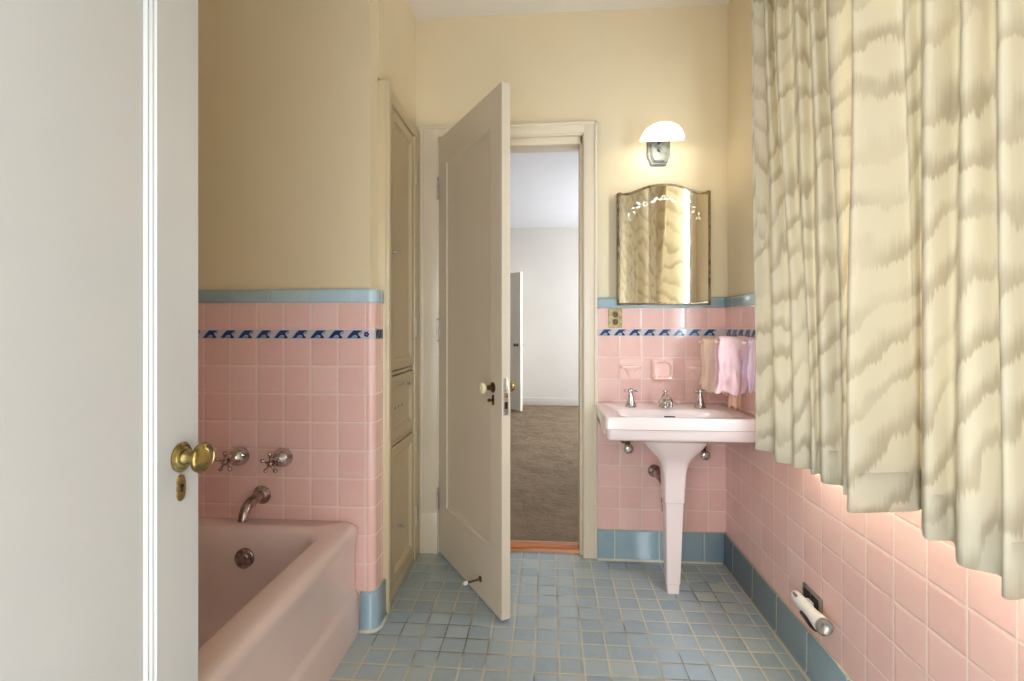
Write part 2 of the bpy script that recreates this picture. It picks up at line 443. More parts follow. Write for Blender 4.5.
def baseboard(name, path, u0, side, label):
    bm = bm_new(); lay = bm.loops.layers.uv.verify()
    prof = [(0, BZ), (.007, BZ-.001), (.012, BZ-.006), (.013, .016), (.018, .007), (.026, .002), (.026, 0), (-TT, 0), (-TT, BZ)]
    L = 0; rings = []; us = []
    for i, p in enumerate(path):
        a = path[max(i-1,0)]; b = path[min(i+1,len(path)-1)]
        d = Vector((b[0]-a[0], b[1]-a[1])).normalized(); nrm = Vector((d.y, -d.x))*side
        if i: L += math.hypot(p[0]-path[i-1][0], p[1]-path[i-1][1])
        us.append(L+u0); rings.append([bm.verts.new((p[0]+nrm.x*q, p[1]+nrm.y*q, z)) for q, z in prof])
    for i in range(len(rings)-1):
        for j in range(len(prof)):
            j2 = (j+1) % len(prof); za, zb = prof[j][1], prof[j2][1]
            f = bm.faces.new((rings[i][j], rings[i+1][j], rings[i+1][j2], rings[i][j2])); f.smooth = True
            va, vb = [.0015 if z < .012 else z+.005 if z < BZ-.004 else .149 + .1505 for z in (za, zb)]
            va, vb = [(.0012 if z < .012 else (.02+z*.8)) if z < BZ-.0035 else .2995 for z in (za, zb)]
            for lp, t in zip(f.loops, ((us[i],va),(us[i+1],va),(us[i+1],vb),(us[i],vb))): lp[lay].uv = t
    for r in (rings[0], rings[-1]):
        f = bm.faces.new(r)
        for lp in f.loops: lp[lay].uv = (us[0]+.05, .1)
    return structure(name, bm, M['bluebase'], label, 'baseboard')
baseboard('baseboard_back', [(bx0, YB-.001), (XR-.012, YB-.001)], .13, 1, 'blue glazed baseboard tiles behind the sink leg')

# --- right wall with window opening
bm = bm_new(); x0, x1 = XR+TT, XR+WT
yS, yE = YF-.14, YB+WT
box(bm, (x0, yS, 0), (x1, WY0, CZ)); box(bm, (x0, WY1, 0), (x1, yE, CZ)); box(bm, (x0, WY0, 0), (x1, WY1, WZ0)); box(bm, (x0, WY0, WZ1), (x1, WY1, CZ))
wall_right = structure('wall_right', bm, M['wall'], 'cream painted right wall behind the curtains', 'wall')
bm = bm_new(); ug = lambda y: y-1.4044+.108*30
tile_field(bm, [(XR, YB), (XR, YF)], 0, 1, BZ, WZ0)      # path runs towards the camera, u below
# fix u so the measured vertical joints land at y = 1.4044 + .108 k
lay = bm.loops.layers.uv.verify()
def seg(ya, yb, z0, z1, v0, vs):
    b0 = len(bm.faces)
    wall_uv_strip(bm, [(XR, ya), (XR, yb)], z0, z1, 0, v0, vs, side=1)
seg(YB, WY1+.1, WZ0, F0, VROW+WZ0-BZ, 1); seg(WY0-.1, YF, WZ0, F0, VROW+WZ0-BZ, 1)
seg(YB, WY1+.1, F1, R0, .108*40, .108/(R0-F1)); seg(WY0-.1, YF, F1, R0, .108*40, .108/(R0-F1))
for f in bm.faces:
    for lp in f.loops: lp[lay].uv[0] = ug(lp.vert.co.y)
obj('tile_wainscot', bm, M['pink'], wall_right, recalc=False)
bm = bm_new(); rail(bm, [(XR, YB-.002), (XR, WY1+.1)], .05, 1); rail(bm, [(XR, WY0-.1), (XR, YF)], .05, 1); obj('tile_rail', bm, M['bluerail'], wall_right)
bm = bm_new(); frieze(bm, (XR, YB, F0), (0,-1,0), (-1,0,0), YB-WY1-.1, .012); frieze(bm, (XR, WY0-.1, F0), (0,-1,0), (-1,0,0), WY0-.1-YF, .012); obj('tile_frieze', bm, FM, wall_right)
baseboard('baseboard_right', [(XR-.001, YB-.012), (XR-.001, YF)], .1, 1, 'long blue glazed baseboard tiles running below the outlet')

# --- pier at the tub's foot
RC = .022
plan = [(XA, YP), (XL-RC, YP)] + [(XL-RC+RC*math.sin(a), YP+RC-RC*math.cos(a)) for a in [PI/2*i/8 for i in range(1, 9)]] + [(XL, 1.914)]
bm = bm_new(); box(bm, (XA-.14, YP+TT+.002, 0), (XL-.021, 1.914, CZ))
wall_tub = structure('wall_tub_end', bm, M['wall'], 'painted wall with tiled lower part at the faucet end of the tub', 'wall')
bm = bm_new(); u0 = XA+1.2337+.108*10
tile_field(bm, plan, u0, 1, 0.02); tile_top(bm, plan, u0, 1)
bm.faces.ensure_lookup_table()
obj('tile_wainscot', bm, M['pink'], wall_tub, recalc=False)
bm = bm_new(); rail(bm, plan, .06, 1, .006); obj('tile_rail', bm, M['bluerail'], wall_tub)
bm = bm_new(); frieze(bm, (XA, YP, F0), (1,0,0), (0,-1,0), (XL-RC-.02)-XA, (-.702-.0725*.9)-XA-.0725*10)
# rounded corner piece with a small flower, then the return
h = F1-F0
arc = [p for p in plan[1:]]
wall_uv_strip(bm, [(XL-RC-.02, YP)]+arc, F0, F1, 0, 0, side=1)
for a0 in range(5):
    a = 2*PI*a0/5
    cx, cz = XL-RC-.008, (F0+F1)/2
    lathe(bm, [(.0045,0),(.0045,.001)], (cx+.0065*math.cos(a), YP, cz+.0065*math.sin(a)), (0,-1,0), 10, 1)
frieze(bm, (XL, YP+RC, F0), (0,1,0), (1,0,0), 1.914-YP-RC, .004, per=.036)
obj('tile_frieze', bm, FM, wall_tub, recalc=True)
baseboard('baseboard_left', [(-.712, YP-.001)]+[(p[0]+.0005, p[1]-.0005) for p in plan[1:]], .02, 1, 'short blue baseboard tile wrapping the rounded corner beside the tub')

# --- left wall above and beside the cabinet
bm = bm_new(); box(bm, (-.82, 1.914, 2.16), (XL-.018, YB+TT, CZ)); box(bm, (-.95, 1.914, 0), (-.80, YB+TT, 2.16))
structure('wall_left', bm, M['wall'], 'cream painted wall above the built in linen cabinet', 'wall')
bm = bm_new(); box(bm, (XA-.14, YF-.14, 0), (XA, YP+.02, CZ))
structure('wall_alcove', bm, M['wall'], 'painted long wall on the far side of the tub', 'wall')
wall_alcove = bpy.data.objects['wall_alcove']
bm = bm_new(); pa = [(XA+.002, YF-.02), (XA+.002, YP)]; tile_field(bm, pa, .03, 1, .02); tile_top(bm, pa, .03, 1); obj('tile_wainscot', bm, M['pink'], wall_alcove, recalc=False)
bm = bm_new(); rail(bm, pa, .05, 1); obj('tile_rail', bm, M['bluerail'], wall_alcove)
bm = bm_new(); frieze(bm, (XA+.002, YF-.02, F0), (0,1,0), (1,0,0), YP-YF+.02, .01); obj('tile_frieze', bm, FM, wall_alcove)
bm = bm_new(); box(bm, (XA-.14, YF-.14, 0), (-.66, YF-.02, CZ)); box(bm, (.34, YF-.14, 0), (XR+.14, YF-.02, CZ)); box(bm, (-.66, YF-.14, 2.1), (.34, YF-.02, CZ))
structure('wall_front', bm, M['wall'], 'painted wall with the entry doorway behind the viewer', 'wall')

# ------------------------------------------------------------------ doorway trim in the back wall
def casing_profile_box(bm, a, b): box(bm, a, b, 0, .004, 2)
yc = YB-.012
bm = bm_new()
casing_profile_box(bm, (DX1+.004, yc, 0), (.247, YB+.03, DZ+.062))
box(bm, (DX1+.002, yc+.005, 0), (DX1+.016, YB+.02, DZ+.004), 0, .004)
box(bm, (.232, yc-.005, 0), (.247, YB+.03, DZ+.062), 0, .004)
structure('trim_1', bm, M['trim'], 'ivory door casing right of the doorway, beside the sink', 'trim', auto=40)
bm = bm_new()
casing_profile_box(bm, (-.655, yc, 0), (DX0-.006, YB+.03, DZ+.062))
box(bm, (-.655, yc-.004, 0), (-.63, YB+.03, DZ+.062), 0, .004)
box(bm, (-.657, yc-.006, 0), (DX0-.006, YB+.02, .21), 0, .004)
structure('trim_2', bm, M['trim'], 'ivory door casing on the hinge side of the open door', 'trim', auto=40)
bm = bm_new()
casing_profile_box(bm, (DX0-.008, yc+.001, DZ+.005), (DX1+.006, YB+.03, DZ+.061))
box(bm, (-.655, yc-.005, DZ+.047), (.247, YB+.03, DZ+.062), 0, .004)
structure('trim_3', bm, M['trim'], 'ivory head casing across the top of the doorway', 'trim', auto=40)
bm = bm_new()
yj = YB+WT+.01
box(bm, (DX1, YB-.004, 0), (DX1+.03, yj, DZ+.03), 0, .002); box(bm, (DX0-.03, YB-.002, 0), (DX0, yj, DZ+.03), 0, .002); box(bm, (DX0, YB-.003, DZ), (DX1, yj, DZ+.03), 0, .002)
box(bm, (DX1-.013, YB+.02, 0), (DX1, yj-.02, DZ), 0, .003); box(bm, (DX0, YB+.02, 0), (DX0+.013, yj-.02, DZ), 0, .003); box(bm, (DX0, YB+.02, DZ-.038), (DX1, yj-.02, DZ), 0, .003)
structure('trim_4', bm, M['trim'], 'ivory door jamb with stop strips lining the doorway', 'trim', auto=40)
bm = bm_new(); prism(bm, [(2.503,0),(2.51,.016),(2.53,.022),(2.575,.022),(2.60,.016),(2.612,0)], lambda u, v, w: Vector((DX0+w, u, v-.002)), DX1-DX0)
structure('trim_5', bm, M['wood'], 'orange brown wooden threshold under the doorway', 'threshold', auto=30)

# ------------------------------------------------------------------ panel doors (local: x from hinge to free edge, y = thickness, z up)
def panel_door(bm, w, h, t, steps, z0=.0, rail_b=.25, rail_t=.14, stile=.1):
    """both faces carry one recessed panel; steps = list of (extra inset, depth)"""
    def loop(ins, y):
        x0, x1, a, b = stile+ins, w-stile-ins, z0+rail_b+ins, h-rail_t-ins
        return [(x0,y,a),(x1,y,a),(x1,y,b),(x0,y,b)]
    for yy, sg in ((0, 1), (t, -1)):
        outer = [(0,yy,z0),(w,yy,z0),(w,yy,h),(0,yy,h)]
        loops = [outer]+[loop(i, yy+sg*d) for i, d in steps]
        rings = [[bm.verts.new(p) for p in L] for L in loops]
        for a, b in zip(rings, rings[1:]):
            for i in range(4): bm.faces.new((a[i], a[(i+1)%4], b[(i+1)%4], b[i]))
        bm.faces.new(rings[-1])
    o0 = [(0,0,z0),(w,0,z0),(w,0,h),(0,0,h)]
    for i in range(4):
        a, b = o0[i], o0[(i+1)%4]
        bm.faces.new([bm.verts.new(p) for p in (a, b, (b[0],t,b[2]), (a[0],t,a[2]))])
    bmesh.ops.remove_doubles(bm, verts=bm.verts[:], dist=1e-5)
STEPS = [(0,0),(.004,.005),(.009,.003),(.014,.008),(.019,.006),(.024,.012),(.03,.012)]

# door_1: the near white door, open flat along the tub side
NX = -.6
door1 = thing('door_1', 'large white entry door standing open at the left with brass knob', 'door', (NX-.036, .797, 0), -PI/2, kind='structure')
bm = bm_new(); panel_door(bm, .895, 2.06, .036, [(a*.62, b*.8) for a, b in STEPS], .012, .24, .13, .0885)
# local x must run from the free edge: the mesh is symmetric, so the free edge is x = 0
part('door_leaf', bm, M['neardoor'], door1, auto=25, world=False)
# local frame: +x -> world -y, +y -> world +x ; face towards the room is y = .036
def knob_parts(parent, pos, axis, knob_m, rose_m, r=.027, vertical_plate=True, oval=1.25):
    p = Vector(pos); a = Vector(axis)
    bm = bm_new(); lathe(bm, [(0.001,0),(r*.93,0),(r*.95,.003),(r*.8,.006),(r*.74,.0055),(r*.62,.009),(r*.42,.010),(.001,.010)], (0,0,0), a, 28)
    bm.transform(Matrix.Translation(p) @ Matrix.Diagonal((1,1,oval,1))); rs = part('rosette', bm, rose_m, parent, world=False, auto=50)
    bm = bm_new(); lathe(bm, [(.013,.008),(.0115,.014),(.010,.020),(.0125,.027),(.012,.031)], p, a, 20); part('shank', bm, rose_m, parent, world=False, auto=50)
    bm = bm_new(); lathe(bm, [(.010,.028),(r*.8,.031),(r*1.0,.034),(r*1.06,.038),(r*1.0,.042),(r*.84,.044),(r*.80,.0425),(r*.74,.044),(r*.4,.047),(.001,.0475)], p, a, 32); part('door_knob', bm, knob_m, parent, world=False, auto=50)
knob_parts(door1, (.040, .036, .944), (0,1,0), M['brass'], M['brass'], .0235, oval=1.1)
bm = bm_new()
prof = [(.0,.022),(.006,.0195),(.0085,.012),(.0078,.006),(.0095,0),(.0078,-.006),(.0085,-.012),(.006,-.0195),(0,-.022),(-.006,-.0195),(-.0085,-.012),(-.0078,-.006),(-.0095,0),(-.0078,.006),(-.0085,.012),(-.006,.0195)]
prism(bm, prof[::-1], lambda u, v, w: Vector((.041+u, .036+w, .8945+v)), .003, 0, .001)
esc = part('keyhole_plate', bm, M['brass'], door1, world=False)
bm = bm_new(); lathe(bm, [(.0035,0),(.0035,.0008)], (.041,.0392,.8975), (0,1,0), 14); box(bm, (.0392,.0392,.8875), (.0428,.0399,.8975)); obj('keyhole', bm, M['black'], esc)

# door_2: bathroom side of the bedroom doorway, swung into the room
HG = Vector((-.552, 2.452)); FR = Vector((-.1778, 1.889)); dd = (FR-HG); W2 = dd.length; ang2 = math.atan2(dd.y, dd.x)
door2 = thing('door_2', 'ivory panelled door swung into the bathroom from the back doorway', 'door', (HG.x, HG.y, 0), ang2, kind='structure')
bm = bm_new(); panel_door(bm, W2, 2.112, .038, [(0,0),(.004,.006),(.012,.008),(.02,.012),(.026,.013)], .010, .25, .145, .098)
# thickness runs to +y local = away from the viewer side; the bathroom face is y = 0
part('door_leaf', bm, M['door'], door2, world=False, auto=25)
def hinge(parent, x, y, z, m, hgt=.09, r=.0065, fin=True):
    bm = bm_new(); tube(bm, [(x,y,z-hgt/2),(x,y,z+hgt/2)], r, 12)
    for q in (-.5,-.17,.17,.5): lathe(bm, [(r*1.12,-.0012),(r*1.12,.0012)], (x,y,z+hgt*q), (0,0,1), 12)
    if fin:
        for s in (-1,1): lathe(bm, [(r*.9,0),(r*1.1,.004),(r*.6,.009),(.0008,.012)], (x,y,z+s*hgt/2), (0,0,s), 12)
    return bm
for z in (1.86, 1.14, .28):
    bm = hinge(None, -.004, -.006, z, None, .10); part('hinge', bm, M['steel'], door2, world=False)
kx = W2-.075
def small_knob(parent, x, y, z, s, km, rm):
    bm = bm_new(); lathe(bm, [(.001,0),(.022,0),(.021,.003),(.014,.006),(.010,.009),(.009,.03),(.012,.034)], (x,y,z), (0,s,0), 24); part('rosette', bm, rm, parent, world=False)
    bm = bm_new(); lathe(bm, [(.009,.033),(.018,.036),(.0225,.042),(.023,.047),(.020,.053),(.012,.056),(.001,.057)], (x,y,z), (0,s,0), 28); part('door_knob', bm, km, parent, world=False)
small_knob(door2, kx, 0, .912, -1, M['ivorypl'], M['darkbrass'])
small_knob(door2, kx, .038, .912, 1, M['brass'], M['darkbrass'])
bm = bm_new(); prism(bm, [(p[0]*1.0, p[1]) for p in prof][::-1], lambda u, v, w: Vector((kx+.004+u, -w, .862+v)), .003); q = part('thumb_turn', bm, M['darkbrass'], door2, world=False)
bm = bm_new(); tube(bm, [(kx+.004,-.002,.862),(kx+.004,-.014,.862)], .004, 10); lathe(bm, [(.001,-.003),(.007,-.002),(.007,.002),(.001,.003)], (kx+.004,-.02,.862), (1,0,0), 16); obj('turn_knob', bm, M['darkbrass'], q)
bm = bm_new(); box(bm, (W2-.001, .009, .81), (W2+.0015, .029, .955), 0, .0004); mp_ = part('mortise_plate', bm, M['steel'], door2, world=False)
bm = bm_new(); prism(bm, [(.011,0),(.027,0),(.011,.010)], lambda u, v, w: Vector((W2+.001+v, u, .888-.009+w)), .018); obj('latch_bolt', bm, M['brass'], mp_)
bm = bm_new(); box(bm, (W2+.0012,.012,.835), (W2+.0019,.026,.862)); obj('bolt_hole', bm, M['black'], mp_)
# doorstop low on the bathroom face
bm = bm_new(); xs = W2-.19; zs = .088
lathe(bm, [(.013,0),(.012,.004),(.006,.006),(.0045,.008),(.0045,.062)], (xs,0,zs), (0,-1,0), 16); st = part('doorstop', bm, M['darkbrass'], door2, world=False)
bm = bm_new(); lathe(bm, [(.006,.060),(.0085,.062),(.0085,.074),(.006,.078),(.001,.079)], (xs,0,zs), (0,-1,0), 16); o = obj('rubber_tip', bm, M['whitepl'], st)

# ------------------------------------------------------------------ built in linen cabinet
cabt = thing('linen_cabinet', 'tall cream built in linen cabinet with three stacked doors beside the open door', 'cabinet', (-.72, 2.19, 0))
cy0, cy1, cyE = 2.004, 2.355, 2.442
fx = -.642                                             # face of the casing
bm = bm_new()
box(bm, (-.80, 1.916, 0), (fx-.008, cy0, 2.15), 0, .004); box(bm, (fx-.012, 1.916, 0), (fx+.006, 1.946, 2.15), 0, .005)
box(bm, (-.80, cy1, 0), (fx-.008, cyE, 2.105), 0, .003); box(bm, (-.70, cyE-.004, 0), (fx-.020, cyE+.012, 2.105), 0, .002)
box(bm, (-.80, 1.95, 2.092), (fx-.006, cyE, 2.15), 0, .004)
box(bm, (-.80, cy0-.01, 0), (-.655, cy1+.01, .045), 0, .003)
for z in (.955, .652): box(bm, (-.80, cy0-.01, z-.008), (-.662, cy1+.01, z+.008), 0, .002)
part('cabinet_frame', bm, M['cab'], cabt)
def cab_door(name, z0, z1, knobs, lip=0.0):
    bm = bm_new(); w = cy1-cy0-.006; hh = z1-z0
    st = .042
    def L(i, x): return [(x,cy0+.003+i,z0+i),(x,cy1-.003-i,z0+i),(x,cy1-.003-i,z1-i),(x,cy0+.003+i,z1-i)]
    X = -.655
    loops = [L(0,X-.022), L(0,X-.003), L(.003,X), L(st,X), L(st+.006,X-.007), L(st+.012,X-.005), L(st+.018,X-.010), L(st+.03,X-.010)]
    rings = [[bm.verts.new(p) for p in q] for q in loops]
    for a, b in zip(rings, rings[1:]):
        for i in range(4): bm.faces.new((a[i], a[(i+1)%4], b[(i+1)%4], b[i]))
    bm.faces.new(rings[0][::-1]); bm.faces.new(rings[-1])
    if lip: box(bm, (X-.004, cy0+.006, z1-lip), (X+.010, cy1-.006, z1), 0, .003)
    d = part(name, bm, M['cab'], cabt, auto=25)
    off = cabt.location
    for (y, z, s) in knobs:
        b2 = bm_new(); lathe(b2, [(.008*s,0),(.006*s,.003),(.004*s,.008),(.005*s,.014),(.009*s,.019),(.0095*s,.024),(.006*s,.028),(.001,.029)], Vector((X, y, z))-off, (1,0,0), 18)
        obj('knob', b2, M['steel'], d)
    return d
d1 = cab_door('door', .968, 2.086, [(2.045, 1.475, 1)])
d2 = cab_door('hamper_door', .665, .943, [(2.21, .893, .9)])
for y, z in ((2.09, .80), (2.135, .80), (2.185, .80)):
    b2 = bm_new(); lathe(b2, [(.0055,0),(.0055,.0012)], Vector((-.6652, y, z))-cabt.location, (1,0,0), 14); obj('air_hole', b2, M['black'], d2)
d3 = cab_door('door', .05, .640, [(2.10, .285, 1)])
for z in (1.90, 1.15, .59, .22, .44, ):
    if z == .44: continue
    bm = hinge(None, -.647, cy1+.006, z, None, .075, .006)
    box(bm, (-.652, cy1+.008, z-.034), (-.6475, cy1+.045, z+.034), 0, .001)
    for q in (-.018, 0, .018): lathe(bm, [(.003,0),(.003,.001)], (-.6475, cy1+.028, z+q), (1,0,0), 10)
    part('hinge', bm, M['hingepaint'], cabt)

# ------------------------------------------------------------------ bathtub
TX0, TX1, TY0, TY1, TZ = XA+.004, -.716, .20, YP-.003, .412
tub = thing('bathtub', 'pink enamelled built in bathtub behind the white door', 'bathtub', ((TX0+TX1)/2, (TY0+TY1)/2, 0))
bm = bm_new(); nn = 8
def out(i, z, r=.012): return rrect(TX0, TX1-i, TY0+max(i,0), TY1, (r,.004,.004,r), z, nn)
loops = [out(-.004,0), out(-.002,.05), out(.002,.125), out(.004,.14), out(.012,.15), out(.014,.165), out(.012,.30,.02), out(.006,.345,.025), out(-.001,.372,.03), out(-.002,.388,.034), out(.003,.401,.036), out(.013,.409,.04), out(.03,TZ,.045)]
def inn(ix, iy, z, r): return rrect(TX0+ix*.8, TX1-ix, TY0+iy*1.3, TY1-iy, r, z, nn)
loops += [inn(.085,.075,TZ-.001,.09), inn(.098,.088,TZ-.005,.10), inn(.107,.097,TZ-.016,.105), inn(.118,.105,TZ-.07,.11), inn(.135,.115,.25,.115), inn(.152,.125,.16,.12), inn(.175,.145,.10,.12), inn(.215,.19,.075,.10), inn(.28,.28,.068,.07)]
loft(bm, loops); part('tub_body', bm, M['tub'], tub, auto=60)
bm = bm_new(); oc = Vector((-1.103, TY1-.113, .312)); ax = Vector((0,-1,.12))
lathe(bm, [(.0355,-.008),(.0355,.003),(.033,.006),(.031,.0045),(.018,.004),(.014,.008),(.001,.009)], oc, ax, 32)
for i in range(6):
    a = 2*PI*i/6; d_, s_, t_ = frame_from(ax); lathe(bm, [(.004,.003),(.003,.007),(.001,.008)], oc+(s_*math.cos(a)+t_*math.sin(a))*.024, ax, 10)
part('overflow_plate', bm, M['nickel'], tub)
bm = bm_new(); lathe(bm, [(.03,0),(.03,.004),(.024,.005),(.001,.003)], (-1.10,1.42,.067), (0,0,1), 24); part('drain', bm, M['nickel'], tub)

def cross_handle(bm, c, axis, r=.03, n=5, rod=.0042, ball=.0075, rot=.3):
    d, s, t = frame_from(axis); c = Vector(c)
    lathe(bm, [(.001,-.008),(.011,-.007),(.0125,0),(.011,.007),(.008,.011),(.001,.012)], c, axis, 18)
    for i in range(n):
        a = rot+2*PI*i/n; v = s*math.cos(a)+t*math.sin(a)
        lathe(bm, [(.0055,.006),(rod,.014),(rod,r*.72),(ball*.9,r*.8),(ball,r*.92),(ball*.85,r*1.03),(ball*.3,r*1.1),(.0005,r*1.11)], c, v, 12)
tapg = 'cross handle taps over the tub'
for i, (x, z, lab) in enumerate(((-1.193, .654, 'tarnished cross handle tap over the tub, nearer the white door'), (-1.018, .652, 'tarnished cross handle tap over the tub, right of its twin, nearer the tiled corner'))):
    if i == 0:
        t0 = t = thing('tub_tap', lab, 'tap', (x, YP, z), 0, tapg)
        bm = bm_new(); lathe(bm, [(.036,0),(.037,.004),(.035,.018),(.029,.033),(.021,.043),(.012,.048),(.010,.05),(.0095,.075)], (0,0,0), (0,-1,0), 32); obj('escutcheon', bm, M['chrome'], t, auto=50)
        bm = bm_new(); cross_handle(bm, (0,-.092,0), (0,-1,0), .036); obj('cross_handle', bm, M['nickel'], t, auto=50)
    else:
        t = copy_tree(t0, (x, YP, z)); t['label'] = lab
sp = thing('tub_spout', 'tarnished curved tub spout below the two tub taps', 'spout', (-1.105, YP, .505))
bm = bm_new(); lathe(bm, [(.035,0),(.036,.004),(.030,.010),(.024,.018),(.021,.02)], (0,0,0), (0,-1,0), 28); obj('flange', bm, M['nickel'], sp, auto=50)
bm = bm_new(); pts = [(0,-.012,0),(0,-.04,.001),(0,-.065,-.002),(0,-.085,-.008),(0,-.103,-.019),(0,-.115,-.034),(0,-.120,-.052)]
tube(bm, pts, [.0205,.020,.0195,.019,.0185,.0175,.0165], 18); lathe(bm, [(.018,0),(.018,.004),(.013,.004),(.012,-.004)], (0,-.120,-.052), (0,-.15,-1), 18); obj('spout_body', bm, M['nickel'], sp, auto=50)

# ------------------------------------------------------------------ pedestal sink
sx0, sx1, sy0, sz = .238, .866, 2.042, .779
sink = thing('pedestal_sink', 'pale pink console sink on one square tapered leg in the corner', 'sink', (.552, 2.25, 0))
bm = bm_new(); yb = YB-.002
def so(i, z, r=.018): return rrect(sx0+i, sx1-i, sy0+i, yb, (.004,.004,r,r), z, 6)
def si(a, b, c, z, r): return rrect(.552-a, .552+a, b, c, r, z, 6)
loops = [si(.15,2.10,2.34,.665,.06), so(.022,.680,.02), so(.013,.684), so(.010,.690), so(.010,.727), so(.006,.7285), so(.0,.731), so(.0,.770), so(.003,.776), so(.009,sz), so(.024,.7785),
         si(.245,2.082,2.285,.777,.045), si(.238,2.089,2.278,.772,.05), si(.230,2.097,2.272,.758,.055), si(.215,2.112,2.262,.71,.06), si(.18,2.14,2.245,.672,.05), si(.09,2.17,2.22,.664,.03)]
loft(bm, loops)
part('basin', bm, M['sink'], sink, auto=45)
bm = bm_new(); cx = .556; cyy = 2.205
def sq(wx, wy, z, r): return rrect(cx-wx, cx+wx, cyy-wy, cyy+wy, r, z, 6)
loops = [sq(.155,.115,.682,.09), sq(.150,.112,.672,.09), sq(.139,.105,.652,.085), sq(.12,.095,.628,.07), sq(.098,.08,.605,.055), sq(.078,.066,.585,.04), sq(.062,.055,.563,.03), sq(.052,.048,.535,.018), sq(.047,.044,.50,.012), sq(.044,.042,.46,.009), sq(.0425,.0405,.40,.008), sq(.042,.04,.392,.008), sq(.0385,.037,.389,.007), sq(.029,.029,.042,.006), sq(.0262,.0262,.039,.006), sq(.025,.025,.0,.005)]
# leg leans slightly to the front at the foot
loft(bm, [[(x-.012*(1-min(z,.6)/.6), y-.028*(1-min(z,.6)/.6), z) for x, y, z in L] for L in loops])
part('leg', bm, M['sink'], sink, auto=40)
bm = bm_new(); prism(bm, [(-.026,.0),(-.023,.0035),(.023,.0035),(.026,.0),(.023,-.0035),(-.023,-.0035)][::-1], lambda u, v, w: Vector((.556+u, 2.2685+v*.2-w, .745+v)), .0035); part('overflow_slot', bm, M['slot'], sink)
for x in (.392, .712):
    bm = bm_new(); b0 = Vector((x, 2.335, .778))
    lathe(bm, [(.027,0),(.0275,.004),(.024,.008),(.021,.016),(.015,.036),(.0115,.052),(.0095,.060),(.0095,.068)], b0, (0,0,1), 28); tp = part('tap', bm, M['chrome'], sink)
    bm = bm_new(); cross_handle(bm, b0+Vector((0,0,.076))-sink.location, (0,0,1), .030, 4, .0042, .0065, .35 if x < .5 else .9); obj('cross_handle', bm, M['chrome'], tp, auto=50)
bm = bm_new(); b0 = Vector((.556, 2.345, .778))
lathe(bm, [(.031,0),(.0315,.004),(.028,.010),(.024,.022),(.021,.036),(.019,.05),(.014,.058),(.008,.062),(.0075,.068),(.011,.071),(.011,.077),(.006,.081),(.001,.082)], b0, (0,0,1), 28)
tube(bm, [b0+Vector(p) for p in ((0,-.005,.034),(0,-.03,.043),(0,-.055,.044),(0,-.075,.037),(0,-.088,.024),(0,-.092,.013))], [.0165,.0165,.0155,.0145,.0135,.0125], 16)
for s in (-1,1): lathe(bm, [(.012,0),(.011,.014),(.007,.019),(.001,.02)], b0+Vector((s*.012,0,.022)), (s,0,.15), 14)
part('spout', bm, M['chrome'], sink)

# plumbing under the sink
vg = 'supply valves under the sink'
v0 = None
for x, z, lab in ((.385, .598, 'chrome supply valve under the left end of the sink'), (.742, .575, 'chrome supply valve under the sink right of the leg')):
    if v0 is None:
        v0 = t = thing('supply_valve', lab, 'valve', (x, YB, z), 0, vg)
        bm = bm_new(); lathe(bm, [(.026,0),(.024,.006),(.012,.011),(.009,.014),(.009,.07)], (0,0,0), (0,-1,0), 22); obj('wall_flange', bm, M['nickel'], t, auto=50)
        bm = bm_new(); lathe(bm, [(.013,-.016),(.014,.012),(.010,.016),(.007,.02),(.007,.07)], (0,-.07,0), (0,0,1), 18); obj('valve_body', bm, M['darkbrass'], t, auto=50)
        bm = bm_new(); lathe(bm, [(.008,.08),(.008,.092),(.018,.095),(.0225,.103),(.0225,.112),(.017,.118),(.006,.120),(.001,.1195)], (0,0,-.012), (0,-1,-.12), 24)
        obj('valve_handle', bm, M['chrome'], t, auto=50)
    else:
        t = copy_tree(v0, (x, YB, z)); t['label'] = lab
dr = thing('drain_pipe', 'dark chrome drain pipe with round wall flange beside the sink leg', 'pipe', (.528, YB, .442))
bm = bm_new(); lathe(bm, [(.032,0),(.031,.005),(.024,.012),(.018,.016),(.0165,.02)], (0,0,0), (0,-1,0), 26); obj('wall_flange', bm, M['nickel'], dr, auto=50)
bm = bm_new(); tube(bm, [(0,-.012,0),(0,-.08,-.001),(.006,-.125,-.004),(.014,-.15,-.02),(.016,-.158,-.05),(.016,-.158,-.10),(.016,-.158,-.135)], .0155, 16)
lathe(bm, [(.019,0),(.019,.02)], (.016,-.158,-.10), (0,0,1), 18); lathe(bm, [(.0175,-.01),(.012,-.016),(.006,-.022),(.001,-.023)], (.016,-.158,-.128), (0,0,1), 18); obj('trap', bm, M['nickel'], dr, auto=50)

# ------------------------------------------------------------------ ceramic wall fittings over the sink
def shelf_fit(x, z, label):
    t = thing('ceramic_shelf', label, 'soap dish', (x, YB, z), 0, 'small ceramic shelves over the sink')
    bm = bm_new(); prism(bm, [(-.052,-.05),(.052,-.05),(.052,.05),(-.052,.05)], lambda u, v, w: Vector((u, -w, v)), .006, 0, .004); obj('backplate', bm, M['pinkcer'], t, auto=40)
    bm = bm_new(); lp = []
    for zz, s in ((.004,.94),(.007,1),(.017,1),(.020,.96)):
        lp.append([(math.cos(a)*.052*s, -.004-max(0,math.sin(a))**.6*.028*s, zz) for a in [PI*i/18 for i in range(19)]])
    loft(bm, lp, smooth=False); obj('shelf', bm, M['pinkcer'], t, auto=40)
    bm = bm_new(); loft(bm, [rrect(-.034,.034,-.026,-.002,.010,.005,4), rrect(-.021,.021,-.020,-.002,.009,-.010,4), rrect(-.012,.012,-.014,-.002,.006,-.026,4), rrect(-.005,.005,-.009,-.002,.003,-.04,4)]); obj('bracket', bm, M['pinkcer'], t, auto=50)
    return t
s1 = shelf_fit(.411, .945, 'pink ceramic shelf bracket on the tile over the left sink tap')
